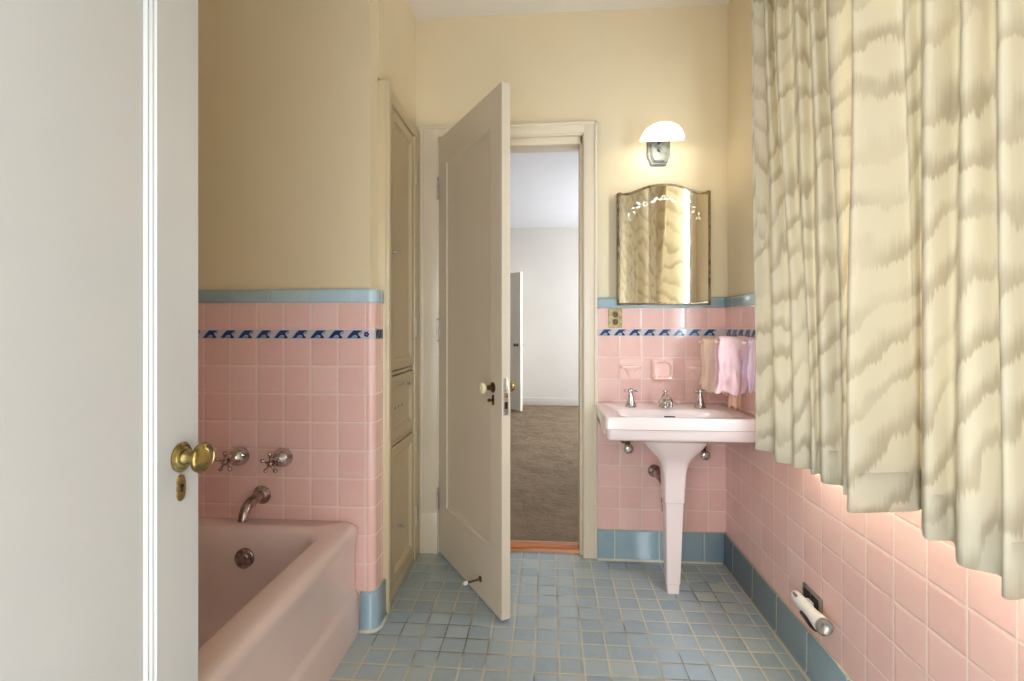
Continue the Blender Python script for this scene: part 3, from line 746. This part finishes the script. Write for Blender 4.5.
s2 = copy_tree(s1, (.735, YB, .943)); s2['label'] = 'pink ceramic shelf bracket partly behind the hanging towels'
nt = thing('ceramic_niche', 'pink ceramic soap niche with rounded square opening over the sink spout', 'soap dish', (.566, YB, .944))
bm = bm_new()
def nl(w, h, r, y): return [(x, y, z) for x, z, _ in [(p[0], p[1], 0) for p in rrect(-w, w, -h, h, r, 0, 5)]]
loft(bm, [nl(.053,.052,.010,0), nl(.053,.052,.010,-.006), nl(.051,.050,.012,-.010), nl(.046,.044,.022,-.022), nl(.0425,.0405,.022,-.024), nl(.039,.037,.022,-.022), nl(.037,.035,.021,-.012), nl(.035,.033,.02,-.003), nl(.028,.026,.016,-.0012)], cap0=False)
obj('niche_surround', bm, M['pinkcer'], nt, auto=50)
bm = bm_new(); loft(bm, [rrect(-.046,.046,-.034,-.004,.010,-.047,5), rrect(-.048,.048,-.037,-.004,.012,-.041,5), rrect(-.046,.046,-.035,-.004,.012,-.036,5)]); obj('lip', bm, M['pinkcer'], nt, auto=50)

# switch / socket plate
ou = thing('wall_socket', 'small aged brass socket plate on the tiles left of the mirror cabinet', 'socket', (.337, YB, 1.199))
bm = bm_new(); prism(bm, [(p[0], p[1]) for p in rrect(-.034,.034,-.049,.049,.004,0,3)][::-1], lambda u, v, w: Vector((u, -w-.0, v)), .005, 0, .002); obj('plate', bm, M['greenplate'], ou, auto=40)
for z in (.018, -.020):
    bm = bm_new(); prism(bm, [(p[0], p[1]) for p in rrect(-.0135,.0135,-.0145,.0145,.012,0,5)][::-1], lambda u, v, w: Vector((u, -.0045-w, v+z)), .0025, 0, .0006); rc = obj('receptacle', bm, M['darkbrass'], ou, auto=40)
    bm = bm_new()
    for x in (-.006, .006): box(bm, (x-.0012, -.0076, z-.005), (x+.0012, -.0068, z+.006))
    obj('slot', bm, M['black'], rc)
bm = bm_new(); lathe(bm, [(.003,0),(.0025,.0012),(.001,.0015)], (0,-.005,-.001), (0,-1,0), 12); obj('screw', bm, M['steel'], ou)

# ------------------------------------------------------------------ mirror cabinet
mc = thing('mirror_cabinet', 'arched bronze framed mirror cabinet etched with flowers above the sink', 'mirror', (.566, YB, 1.262))
def arch(w, top, n=28):
    # shoulders at +-w, a flat ear, then an ogee up to the crown
    pts = [(-w,0),(w,0),(w,top-.042),(w-.028,top-.044)]
    for i in range(n+1):
        t = i/n; x = (w-.03)*(1-2*t); a = abs(x)/(w-.03)
        z = top-.044+.044*(.5+.5*math.cos(PI*a**1.28))
        pts.append((x, z))
    pts += [(-w+.028, top-.044), (-w, top-.042)]
    return pts
def msh(w, top, zb): return [(x, zb+z) for x, z in arch(w, top)]
OW, OT = .224, .594
bm = bm_new()
outer = msh(OW, OT, 0); inner = msh(OW-.012, OT-.022, .011)
yf = -.036
def ringface(A, B, ya, yb_):
    va = [bm.verts.new((x, ya, z)) for x, z in A]; vb = [bm.verts.new((x, yb_, z)) for x, z in B]; n = len(A)
    for i in range(n): bm.faces.new((va[i], va[(i+1)%n], vb[(i+1)%n], vb[i]))
ringface(outer, outer, -.001, yf+.004); ringface(outer, msh(OW-.003, OT-.005, .003), yf+.004, yf); ringface(msh(OW-.003, OT-.005, .003), msh(OW-.009, OT-.017, .008), yf, yf); ringface(msh(OW-.009, OT-.017, .008), inner, yf, yf+.006)
bmesh.ops.remove_doubles(bm, verts=bm.verts[:], dist=1e-6)
va = [bm.verts.new((x, -.0, z)) for x, z in outer]; bm.faces.new(va)
for sx in (-1, 1): box(bm, (sx*(OW-.012)-.008, yf-.002, OT-.056), (sx*(OW-.012)+.008, yf+.004, OT-.040), 0, .002)
obj('frame', bm, M['mframe'], mc, auto=35)
bm = bm_new(); prism(bm, inner[::-1], lambda u, v, w: Vector((u, yf+.012-w, v)), .0065, 0, 0); mg = obj('mirror_glass', bm, M['mirror'], mc)
bm = bm_new(); ye = yf+.0043
def petal(cx, cz, a, l, w):
    d = Vector((math.cos(a), 0, math.sin(a))); s = Vector((-d.z, 0, d.x)); c = Vector((cx, ye, cz))
    bm.faces.new([bm.verts.new(c+d*(l*u)+s*(w*v)) for u, v in ((0,0),(.35,.5),(.8,.45),(1,0),(.8,-.45),(.35,-.5))])
def flower(cx, cz, r):
    for i in range(6): petal(cx+math.cos(i*PI/3)*r*.3, cz+math.sin(i*PI/3)*r*.3, i*PI/3, r*.75, r*.6)
def leafs(pts):
    for (x, z, a, l) in pts: petal(x, z, a, l, l*.42)
for s in (-1, 1):
    flower(s*.088, .495, .014)
    leafs([(s*.108,.492, PI/2-s*PI/2+.5*s, .028),(s*.108,.486, PI/2-s*PI/2-.35*s, .026),(s*.135,.478, PI/2-s*PI/2-.2*s, .02),(s*.066,.503, PI/2+s*PI/2-.25*s, .03),(s*.05,.512, PI/2+s*PI/2-.5*s, .028),(s*.028,.516, PI/2+s*PI/2-.1*s, .024),(s*.168,.455,-PI/2, .02),(s*.168,.43,-PI/2+.4,.018),(s*.162,.43,-PI/2-.5,.018),(s*.15,.462,-PI/2-s*.8,.02)])
flower(0, .525, .012)
e = obj('etched_flowers', bm, M['etch'], mg, recalc=False)

# ------------------------------------------------------------------ wall lamp
wl = thing('wall_sconce', 'lit glass dome wall lamp with chrome hexagonal plate above the mirror cabinet', 'wall lamp', (.550, YB+TT, 2.0))
bm = bm_new(); hexp = [(-.056,.078),(.056,.078),(.056,.002),(.036,-.044),(-.036,-.044),(-.056,.002)]
prism(bm, hexp[::-1], lambda u, v, w: Vector((u, -w, v)), .012, 0, .004)
prism(bm, [(p[0]*.72, .012+(p[1]-.012)*.72) for p in hexp][::-1], lambda u, v, w: Vector((u, -.012-w, v)), .012, 0, .006); obj('backplate', bm, M['sconce'], wl, auto=25)
bm = bm_new(); tube(bm, [(0,-.02,.066),(0,-.06,.070),(0,-.10,.080),(0,-.12,.092)], .007, 12)
lathe(bm, [(.008,.0),(.018,.003),(.018,.010),(.013,.02),(.013,.024)], (0,-.12,.088), (0,0,1), 20)
lathe(bm, [(.010,0),(.010,.006),(.006,.010),(.001,.011)], (0,-.022,.030), (0,-1,0), 14); obj('arm', bm, M['sconce'], wl, auto=40)
bm = bm_new(); lathe(bm, [(.011,.0),(.014,-.010),(.024,-.026),(.028,-.042),(.024,-.058),(.013,-.068),(.001,-.071)], (0,-.12,.114), (0,0,1), 24); obj('bulb', bm, M['shade'], wl, auto=60)
# clam shaped glass: flat open back towards the wall, scalloped lower rim
bm = bm_new(); nseg = 56; rings = []
prf = [(1.0,.0),(1.02,.007),(1.0,.018),(.93,.038),(.80,.058),(.62,.074),(.40,.086),(.18,.092),(.002,.094)]
def shell(k, dz):
    out = []
    for rr, z in (prf if k == 1 else prf[::-1]):
        fl_ = max(0, 1-z/.04); ring = []
        for i in range(nseg+1):
            a = PI*i/nseg; sc_ = 1+.025*fl_*math.cos(a*22); q = max(rr-(0 if k == 1 else .045), .002)
            ring.append(bm.verts.new((math.cos(a)*.099*q*sc_, -.080-math.sin(a)*.112*q*sc_, .056+z*.82-dz-.004*fl_*math.cos(a*22))))
        out.append(ring)
    return out
rings = shell(1, 0)+shell(0, .004)
for a, b in zip(rings, rings[1:]):
    for i in range(nseg): bm.faces.new((a[i], a[i+1], b[i+1], b[i]))
for i in range(nseg): bm.faces.new((rings[-1][i], rings[-1][i+1], rings[0][i+1], rings[0][i]))
n_ = len(prf)
# flat glass back that closes the shell towards the wall
bk = [v.co.copy() for v in [rings[k_][0] for k_ in range(n_)]]+[v.co.copy() for v in [rings[k_][-1] for k_ in range(n_-1, -1, -1)]]
va_ = [bm.verts.new(p+Vector((0,.0015,0))) for p in bk]; vb_ = [bm.verts.new(p+Vector((0,.0045,0))) for p in bk]
bm.faces.new(va_); bm.faces.new(vb_[::-1])
for i in range(len(bk)): bm.faces.new((va_[i], va_[(i+1)%len(bk)], vb_[(i+1)%len(bk)], vb_[i]))
for k_ in range(n_-1):
    for e_ in (0, -1): bm.faces.new((rings[k_][e_], rings[k_+1][e_], rings[2*n_-2-k_][e_], rings[2*n_-1-k_][e_]))
bmesh.ops.remove_doubles(bm, verts=bm.verts[:], dist=1e-6)
obj('glass_shade', bm, M['shade'], wl, auto=60)

# ------------------------------------------------------------------ towels on a small rack
tr = thing('towel_rack', 'pink wall rack holding the towels beside the sink corner', 'towel rack', (XR, 2.24, 1.085))
bm = bm_new(); prism(bm, [(p[0], p[1]) for p in rrect(-.05,.05,-.03,.03,.01,0,4)][::-1], lambda u, v, w: Vector((-w, u, v)), .012, 0, .005); obj('wall_plate', bm, M['pinkcer'], tr, auto=40)
ARMS = [(-.165, -.062, .006), (-.07, -.14, .007), (.01, -.068, -.013), (.148, -.140, -.003)]
for dy, ln, dz in ARMS:
    bm = bm_new(); tube(bm, [(-.008, dy*.4, dz), (-.03, dy*.85, dz), (-.05, dy, dz), (ln, dy, dz)], .0055, 12); lathe(bm, [(.006,0),(.009,.003),(.009,.008),(.004,.012),(.0008,.0125)], (ln,dy,dz), (-1,0,0), 14); obj('arm', bm, M['pinkcer'], tr, auto=50)
def towel(name, label, m, x0, x1, yc, ztop, zf, zb, seed, thick=.007, ruf=.010, flare=.0, shear=0.0, group=None, bunch=0.0):
    """a cloth folded over an arm that runs along x; hangs front and back with soft folds"""
    rnd = random.Random(seed); ph = [rnd.uniform(0, 6.28) for _ in range(8)]
    bm = bm_new(); nu, nv = 26, 34; R = .011+thick/2; grid = []
    Lf, Lb = ztop-zf, ztop-zb
    for j in range(nv+1):
        s = j/nv*(Lf+PI*R+Lb); row = []
        for i in range(nu+1):
            u = i/nu; x = x0+(x1-x0)*u
            if s < Lf: side, drop, off = 1, Lf-s, -R
            elif s < Lf+PI*R:
                a = (s-Lf)/R; side, drop, off = 0, -R*math.sin(a), -R*math.cos(a)
            else: side, drop, off = -1, s-Lf-PI*R, R
            k = max(0, drop)/max(Lf, .01)
            fold = ruf*k*(math.sin(u*9+ph[0])+.6*math.sin(u*17+ph[1]+k*2)+.35*math.sin(u*31+ph[2]))
            puff = .012*math.exp(-((k-.55)/.3)**2)*(.6+.4*math.sin(u*6+ph[3]))
            dx = flare*k*(u-.5)*2 + shear*k + .006*math.sin(k*7+ph[4])*(1 if u < .1 or u > .9 else .4)
            nz = mnoise.noise(Vector((u*4.5+seed, s*22, seed*.7))); nz2 = mnoise.noise(Vector((u*9, s*45, seed*1.3)))
            puff += bunch*min(1, k*3+.25)*(nz+.5*nz2+.35)
            dz = .006*math.sin(u*12+ph[5])*k+.005*math.sin(u*5+ph[6])
            y = yc+off-(fold+puff if side == 1 else (-abs(fold)*.5-.002 if side == -1 else 0))
            row.append(bm.verts.new((x+dx, y, ztop-drop+dz*(1 if drop > 0 else .3))))
        grid.append(row)
    for a, b in zip(grid, grid[1:]):
        for i in range(nu): bm.faces.new((a[i], a[i+1], b[i+1], b[i])).smooth = True
    o = obj(name, bm, m); tag(o, label, 'towel', group)
    md = o.modifiers.new('thickness', 'SOLIDIFY'); md.thickness = thick; md.offset = 0
    md = o.modifiers.new('smooth', 'SUBSURF'); md.levels = md.render_levels = 1
    return o
tgp = 'small towels on the wall rack'
towel('hand_towel', 'cream towel with ruffled edge, leftmost on the rack over the sink', M['t_cream'], .744, .858, 2.390, 1.083, .842, .87, 3, .008, .007, .006, -.008, tgp, .006)
towel('hand_towel', 'bright pink towel bunched in front on the rack beside the curtain', M['t_pink'], .738, .852, 2.17, 1.093, .868, .90, 11, .013, .013, .010, -.010, tgp, .02)
towel('washcloth', 'peach washcloth hanging lowest, just above the sink top', M['t_peach'], .812, .862, 2.25, 1.073, .792, .84, 5, .010, .004, .002, 0, tgp, .004)
towel('washcloth', 'pale pink white washcloth nearest the curtain edge', M['t_white'], .816, .862, 2.075, 1.092, .885, .93, 8, .010, .006, .001, 0, tgp, .006)

# ------------------------------------------------------------------ low outlet and plugged in torch
lo = thing('wall_outlet', 'black and chrome outlet plate low on the right tiled wall', 'outlet', (XR, 1.672, .252))
bm = bm_new(); prism(bm, [(p[0], p[1]) for p in rrect(-.058,.058,-.036,.036,.004,0,3)][::-1], lambda u, v, w: Vector((-w, u, v)), .006, 0, .0025); obj('plate', bm, M['steel'], lo, auto=40)
for y in (-.022, .024):
    bm = bm_new(); prism(bm, [(p[0], p[1]) for p in rrect(-.021,.021,-.026,.026,.006,0,4)][::-1], lambda u, v, w: Vector((-.0055-w, y+u, v)), .002, 0, .0006); obj('receptacle', bm, M['black'], lo, auto=40)
tc = thing('torch', 'white plug in torch with dark grip sticking out of the low outlet', 'flashlight', (.836, 1.632, .247))
bm = bm_new(); ay = Vector((0,-1,-.02)).normalized()
def ell(y, rx, rz, cx=0, cz=0, n=24): return [(cx+math.cos(2*PI*i/n)*rx, -y, cz+math.sin(2*PI*i/n)*rz) for i in range(n)]
loft(bm, [ell(-.088,.006,.009), ell(-.086,.012,.016), ell(-.075,.0165,.021), ell(-.04,.0175,.0225), ell(0,.017,.021), ell(.03,.0185,.0215), ell(.055,.0225,.0245), ell(.078,.0245,.026), ell(.084,.0235,.025)])
obj('body', bm, M['whitepl'], tc, auto=50)
bm = bm_new(); lathe(bm, [(.0225,-.012),(.0245,-.004),(.0245,.004),(.0205,.005),(.019,-.001),(.010,-.006),(.004,-.008),(.001,-.004)], (0,-.0935,0), (0,-1,0), 28, cap=False); obj('lens_ring', bm, M['steel'], tc, auto=50)
bm = bm_new(); loft(bm, [ell(-.02,.007,.004,-.010,-.0185), ell(-.01,.012,.009,-.009,-.016), ell(.03,.0145,.010,-.010,-.016), ell(.06,.016,.011,-.011,-.0165), ell(.074,.010,.007,-.012,-.019)]); obj('grip', bm, M['black'], tc, auto=50)
bm = bm_new(); loft(bm, [[(-.013+.004*math.cos(a)*.6, -.0-(y0_), .017+.006*math.sin(a)) for a in [2*PI*i/12 for i in range(12)]] for y0_ in (-.066,-.045)]); obj('switch', bm, m_paint('grey_plastic', (150,120,116), .4), tc, auto=50)
bm = bm_new()
box(bm, (.014, .016, -.016), (.0275, .050, .012), 0, .003); obj('plug', bm, M['whitepl'], tc, auto=40)

# ------------------------------------------------------------------ window behind the curtains
wn = thing('window_1', 'white framed window hidden behind the closed curtains', 'window', (XR+.07, (WY0+WY1)/2, WZ0), kind='structure')
bm = bm_new(); xw0, xw1 = XR+.012, XR+WT
def fr(a, b, bev=.002): box(bm, a, b, 0, bev)
fr((XR-.006, WY0-.07, WZ0-.02), (XR+TT+.012, WY0+.012, WZ1+.07)); fr((XR-.006, WY1-.012, WZ0-.02), (XR+TT+.012, WY1+.07, WZ1+.07)); fr((XR-.006, WY0, WZ1-.012), (XR+TT+.012, WY1, WZ1+.07))
fr((XR-.002, WY0-.08, WZ0-.022), (XR+WT, WY1+.08, WZ0+.002))
part('window_frame', bm, M['window'], wn)
bm = bm_new(); xs = XR+.085; zm = (WZ0+WZ1)/2
for a, b in ((WZ0, zm+.02), (zm-.02, WZ1)):
    dx = 0 if a == WZ0 else .03
    fr((xs+dx, WY0, a), (xs+dx+.028, WY0+.045, b)); fr((xs+dx, WY1-.045, a), (xs+dx+.028, WY1, b)); fr((xs+dx, WY0, a), (xs+dx+.028, WY1, a+.045)); fr((xs+dx, WY0, b-.045), (xs+dx+.028, WY1, b))
part('sash', bm, M['window'], wn)
bm = bm_new(); box(bm, (xs+.012, WY0+.04, WZ0+.04), (xs+.016, WY1-.04, zm)); box(bm, (xs+.042, WY0+.04, zm), (xs+.046, WY1-.04, WZ1-.04)); part('pane', bm, M['pane'], wn)

# ------------------------------------------------------------------ curtains
def plan_y(px, X):
    return X/math.tan(math.atan((px-512)/FPX)-PSI)
ROD = 2.47; HEM = .745
def catmull(P, n=7):
    out = []
    for i in range(len(P)-1):
        p0 = P[max(i-1,0)]; p1 = P[i]; p2 = P[i+1]; p3 = P[min(i+2,len(P)-1)]
        for j in range(n):
            t = j/n
            out.append(tuple(.5*((2*p1[c])+(-p0[c]+p2[c])*t+(2*p0[c]-5*p1[c]+4*p2[c]-p3[c])*t*t+(-p0[c]+3*p1[c]-3*p2[c]+p3[c])*t**3) for c in range(len(p1))))
    out.append(P[-1]); return out
# the plan of the cloth at the rod and at the hem: (where the fold lies along the wall, its distance out)
LEFT = [(797.5, 0.856, 800.0, 0.856),(793.6, 0.84, 796.2, 0.84),(773.1, 0.765, 777.2, 0.765),(754.0, 0.706, 758.5, 0.7),(752.5, 0.7, 757, 0.695),(762.2, 0.748, 773.5, 0.735),(764.7, 0.7, 775.8, 0.704),(773.7, 0.748, 792.5, 0.742),(775.7, 0.702, 794.4, 0.725),(789.3, 0.752, 809.5, 0.757),(791.7, 0.704, 811.9, 0.728),(806.0, 0.752, 820, 0.748),(809.0, 0.71, 823, 0.716),(824.0, 0.765, 842, 0.758),(827.0, 0.728, 843.5, 0.73),(852.0, 0.762, 852, 0.756),(858.0, 0.768, 857, 0.762)]
RIGHT = [(874,.842,870,.842),(878,.80,872,.80),(862,.745,857,.735),(854,.70,849.5,.69),(853,.682,848,.672),(862,.694,858,.686),(899,.768,905,.79),(903,.745,916,.812),(924,.775,922,.826),(927.5,.712,924.5,.727),(962,.782,953,.772),(966,.706,960,.718),(993,.775,1001,.758),(997.5,.702,1005,.70),(1040,.772,1050,.768),(1045,.702,1056,.702),(1085,.772,1090,.768),(1092,.705,1097,.702),(1135,.77,1130,.77),(1142,.70,1138,.70),(1210,.77,1200,.77),(1222,.70,1212,.70),(1330,.77,1310,.77),(1350,.70,1330,.70),(1560,.77,1540,.77),(1600,.70,1580,.70)]
def curtain(name, label, cols, seed, tail=()):
    rnd = random.Random(seed)
    top = catmull([(plan_y(a, b), b) for a, b, _, _ in cols]+list(tail)); bot = catmull([(plan_y(c, d), d) for _, _, c, d in cols]+list(tail))
    L = [0]
    for a, b in zip(top, top[1:]): L.append(L[-1]+max(.004, math.hypot(b[0]-a[0], b[1]-a[1])))
    def sheet(zs, dx=0.0, dz0=0):
        bm = bm_new(); lay = bm.loops.layers.uv.verify(); rows = []
        for z in zs:
            t = (ROD-z)/(ROD-HEM); row = []
            t2 = t*t*(3-2*t)
            for (ty, tx), (by, bx), l in zip(top, bot, L):
                y = ty+(by-ty)*t2; x = tx+(bx-tx)*t2
                y += .0025*math.sin(z*5+l*9)*(t*(1-t)*4); x += .003*math.sin(z*4.2+l*14+seed)*(t*(1-t)*4)
                sag = .006*math.sin(l*8+seed)*t if z < HEM+.12 else 0
                row.append(bm.verts.new((x+dx, y, z+sag)))
            rows.append(row)
        for r, (a, b) in enumerate(zip(rows, rows[1:])):
            for i in range(len(L)-1):
                f = bm.faces.new((a[i], a[i+1], b[i+1], b[i])); f.smooth = True
                for lp, q in zip(f.loops, ((L[i],zs[r]),(L[i+1],zs[r]),(L[i+1],zs[r+1]),(L[i],zs[r+1]))): lp[lay].uv = q
        return bm
    n = 36
    root = obj(name, sheet([ROD-(ROD-HEM)*i/n for i in range(n+1)]), M['curtain'], recalc=False)
    tag(root, label, 'curtain', 'pair of curtains over the window')
    h = obj('hem', sheet([HEM+.088, HEM+.06, HEM+.03, HEM+.0005], .0022), M['curtain'], root, recalc=False)
    for o in (root, h):
        md = o.modifiers.new('thickness', 'SOLIDIFY'); md.thickness = .0014; md.offset = 0
    return root
curtain('curtain', 'cream wavy banded curtain in narrow folds, the half nearer the sink', LEFT, 1)
curtain('curtain', 'cream wavy banded curtain with one broad fold, the half at the right edge', RIGHT, 4, ((.0,.715),(-.05,.76),(-.07,.72),(-.105,.735),(-.118,.79),(-.118,.85)))
rd = thing('curtain_rod', 'slim brass curtain rod carrying both curtains', 'curtain rod', (.74, 1.2, ROD+.016))
bm = bm_new(); tube(bm, [(.74,-.04,ROD+.016),(.74,1.86,ROD+.016)], .009, 14)
for y in (-.04, 1.86): lathe(bm, [(.009,0),(.012,.006),(.013,.016),(.009,.026),(.001,.029)], (.74,y,ROD+.016), (0,-1 if y < 1 else 1,0), 16)
part('rod', bm, M['brass'], rd)
for y in (.10, 1.80):
    bm = bm_new(); tube(bm, [(.74,y,ROD+.022),(.80,y,ROD+.03),(XR+TT,y,ROD+.03)], .006, 10); lathe(bm, [(.018,0),(.018,.006)], (XR+TT,y,ROD+.03), (-1,0,0), 16); part('bracket', bm, M['brass'], rd)

# ------------------------------------------------------------------ the bedroom beyond
BY0, BY1, BX0, BX1, BZ1 = YB+WT, 7.09, -2.6, 1.9, 2.585
bm = bm_new(); box(bm, (BX0, 2.60, -.06), (BX1, BY1, .008)); structure('floor_bedroom', bm, M['carpet'], 'brown grey carpet beyond the doorway', 'floor')
bm = bm_new(); box(bm, (BX0, BY0, BZ1), (BX1, BY1, BZ1+.08)); structure('ceiling_bedroom', bm, m_paint('bedroom_ceiling_paint', (222,222,226), .7, .01), 'white ceiling of the room beyond the doorway', 'ceiling')
bw = m_paint('bedroom_wall_paint', (208,202,195), .6, .02)
bm = bm_new(); box(bm, (BX0, BY1, 0), (-1.02, BY1+.1, BZ1+.1)); box(bm, (-.42, BY1, 0), (BX1, BY1+.1, BZ1+.1)); box(bm, (-1.02, BY1, 1.93), (-.42, BY1+.1, BZ1+.1)); box(bm, (-1.02, BY1+.1, 0), (-.42, BY1+.5, 2.0))
structure('wall_far', bm, bw, 'pale wall at the far end of the carpeted room', 'wall')
bm = bm_new(); box(bm, (BX0-.1, BY0, 0), (BX0, BY1+.1, BZ1+.1)); structure('wall_bedroom_left', bm, bw, 'left wall of the carpeted room', 'wall')
bm = bm_new(); by0, by1 = 4.4, 6.6
box(bm, (BX1, BY0, 0), (BX1+.1, by0, BZ1+.1)); box(bm, (BX1, by1, 0), (BX1+.1, BY1+.1, BZ1+.1)); box(bm, (BX1, by0, 0), (BX1+.1, by1, .5)); box(bm, (BX1, by0, 2.2), (BX1+.1, by1, BZ1+.1))
structure('wall_bedroom_right', bm, bw, 'right wall of the carpeted room with its window', 'wall')
bm = bm_new(); box(bm, (BX0, BY0-.02, 0), (-.82, BY0, BZ1+.1)); box(bm, (XR+WT, BY0-.02, 0), (BX1, BY0, BZ1+.1)); structure('wall_bedroom_near', bm, bw, 'near wall of the carpeted room', 'wall')
bm = bm_new(); box(bm, (-.40, BY1-.016, .008), (BX1, BY1, .12), 0, .004); box(bm, (BX0, BY1-.016, .008), (-1.1, BY1, .12), 0, .004)
structure('baseboard_far', bm, bw, 'white baseboard at the far carpeted wall', 'baseboard', auto=40)
h3 = Vector((-.86, 7.07)); f3 = Vector((-.36, 6.50)); d3v = f3-h3
door3 = thing('door_3', 'white door standing ajar at the far end of the carpeted room', 'door', (h3.x, h3.y, 0), math.atan2(d3v.y, d3v.x), kind='structure')
bm = bm_new(); w3 = d3v.length; panel_door(bm, w3, 1.885, .036, STEPS, .02, .22, .12, .1); part('door_leaf', bm, M['window'], door3, world=False, auto=25)
small_knob(door3, w3-.07, 0, .905, -1, M['darkbrass'], M['darkbrass']); small_knob(door3, w3-.07, .036, .905, 1, M['darkbrass'], M['darkbrass'])
for o in list(door3.children): pass

# ------------------------------------------------------------------ light
w = bpy.data.worlds.new('daylight'); bpy.context.scene.world = w; w.use_nodes = True
bg = w.node_tree.nodes['Background']; bg.inputs[0].default_value = (.86, .93, 1.0, 1); bg.inputs[1].default_value = 4.2
def area(name, loc, rot, sx, sy, power, col=(1,1,1), portal=False):
    l = bpy.data.lights.new(name, 'AREA'); l.shape = 'RECTANGLE'; l.size = sx; l.size_y = sy; l.energy = power; l.color = col
    if portal: l.cycles.is_portal = True
    o = bpy.data.objects.new(name, l); C.objects.link(o); o.location = loc; o.rotation_euler = rot; return o
area('window_daylight', (XR+WT+.12, (WY0+WY1)/2, (WZ0+WZ1)/2), (0, PI/2, 0), WZ1-WZ0, WY1-WY0, 300, (.72,.86,1))
area('doorway_portal', (-.16, YF-.15, 1.05), (PI/2, 0, 0), 1.0, 2.1, 1, portal=True)
area('bedroom_window_daylight', (BX1+.15, (by0+by1)/2, 1.35), (0, PI/2, 0), 1.7, 2.2, 48, (.93,.97,1))
l = bpy.data.lights.new('sconce_bulb', 'POINT'); l.energy = .8; l.color = (1,.92,.78); l.shadow_soft_size = .03
o = bpy.data.objects.new('sconce_bulb', l); C.objects.link(o); o.location = (.550, YB+TT-.172, 2.048)

sc = bpy.context.scene
sc.view_settings.view_transform = 'Standard'; sc.view_settings.look = 'None'; sc.view_settings.gamma = 1; sc.view_settings.use_curve_mapping = False
sc.view_settings.exposure = 0.42
sc.cycles.max_bounces = 10; sc.cycles.diffuse_bounces = 6; sc.cycles.glossy_bounces = 5; sc.cycles.transmission_bounces = 6
sc.cycles.sample_clamp_indirect = 20; sc.cycles.caustics_reflective = False; sc.cycles.caustics_refractive = False
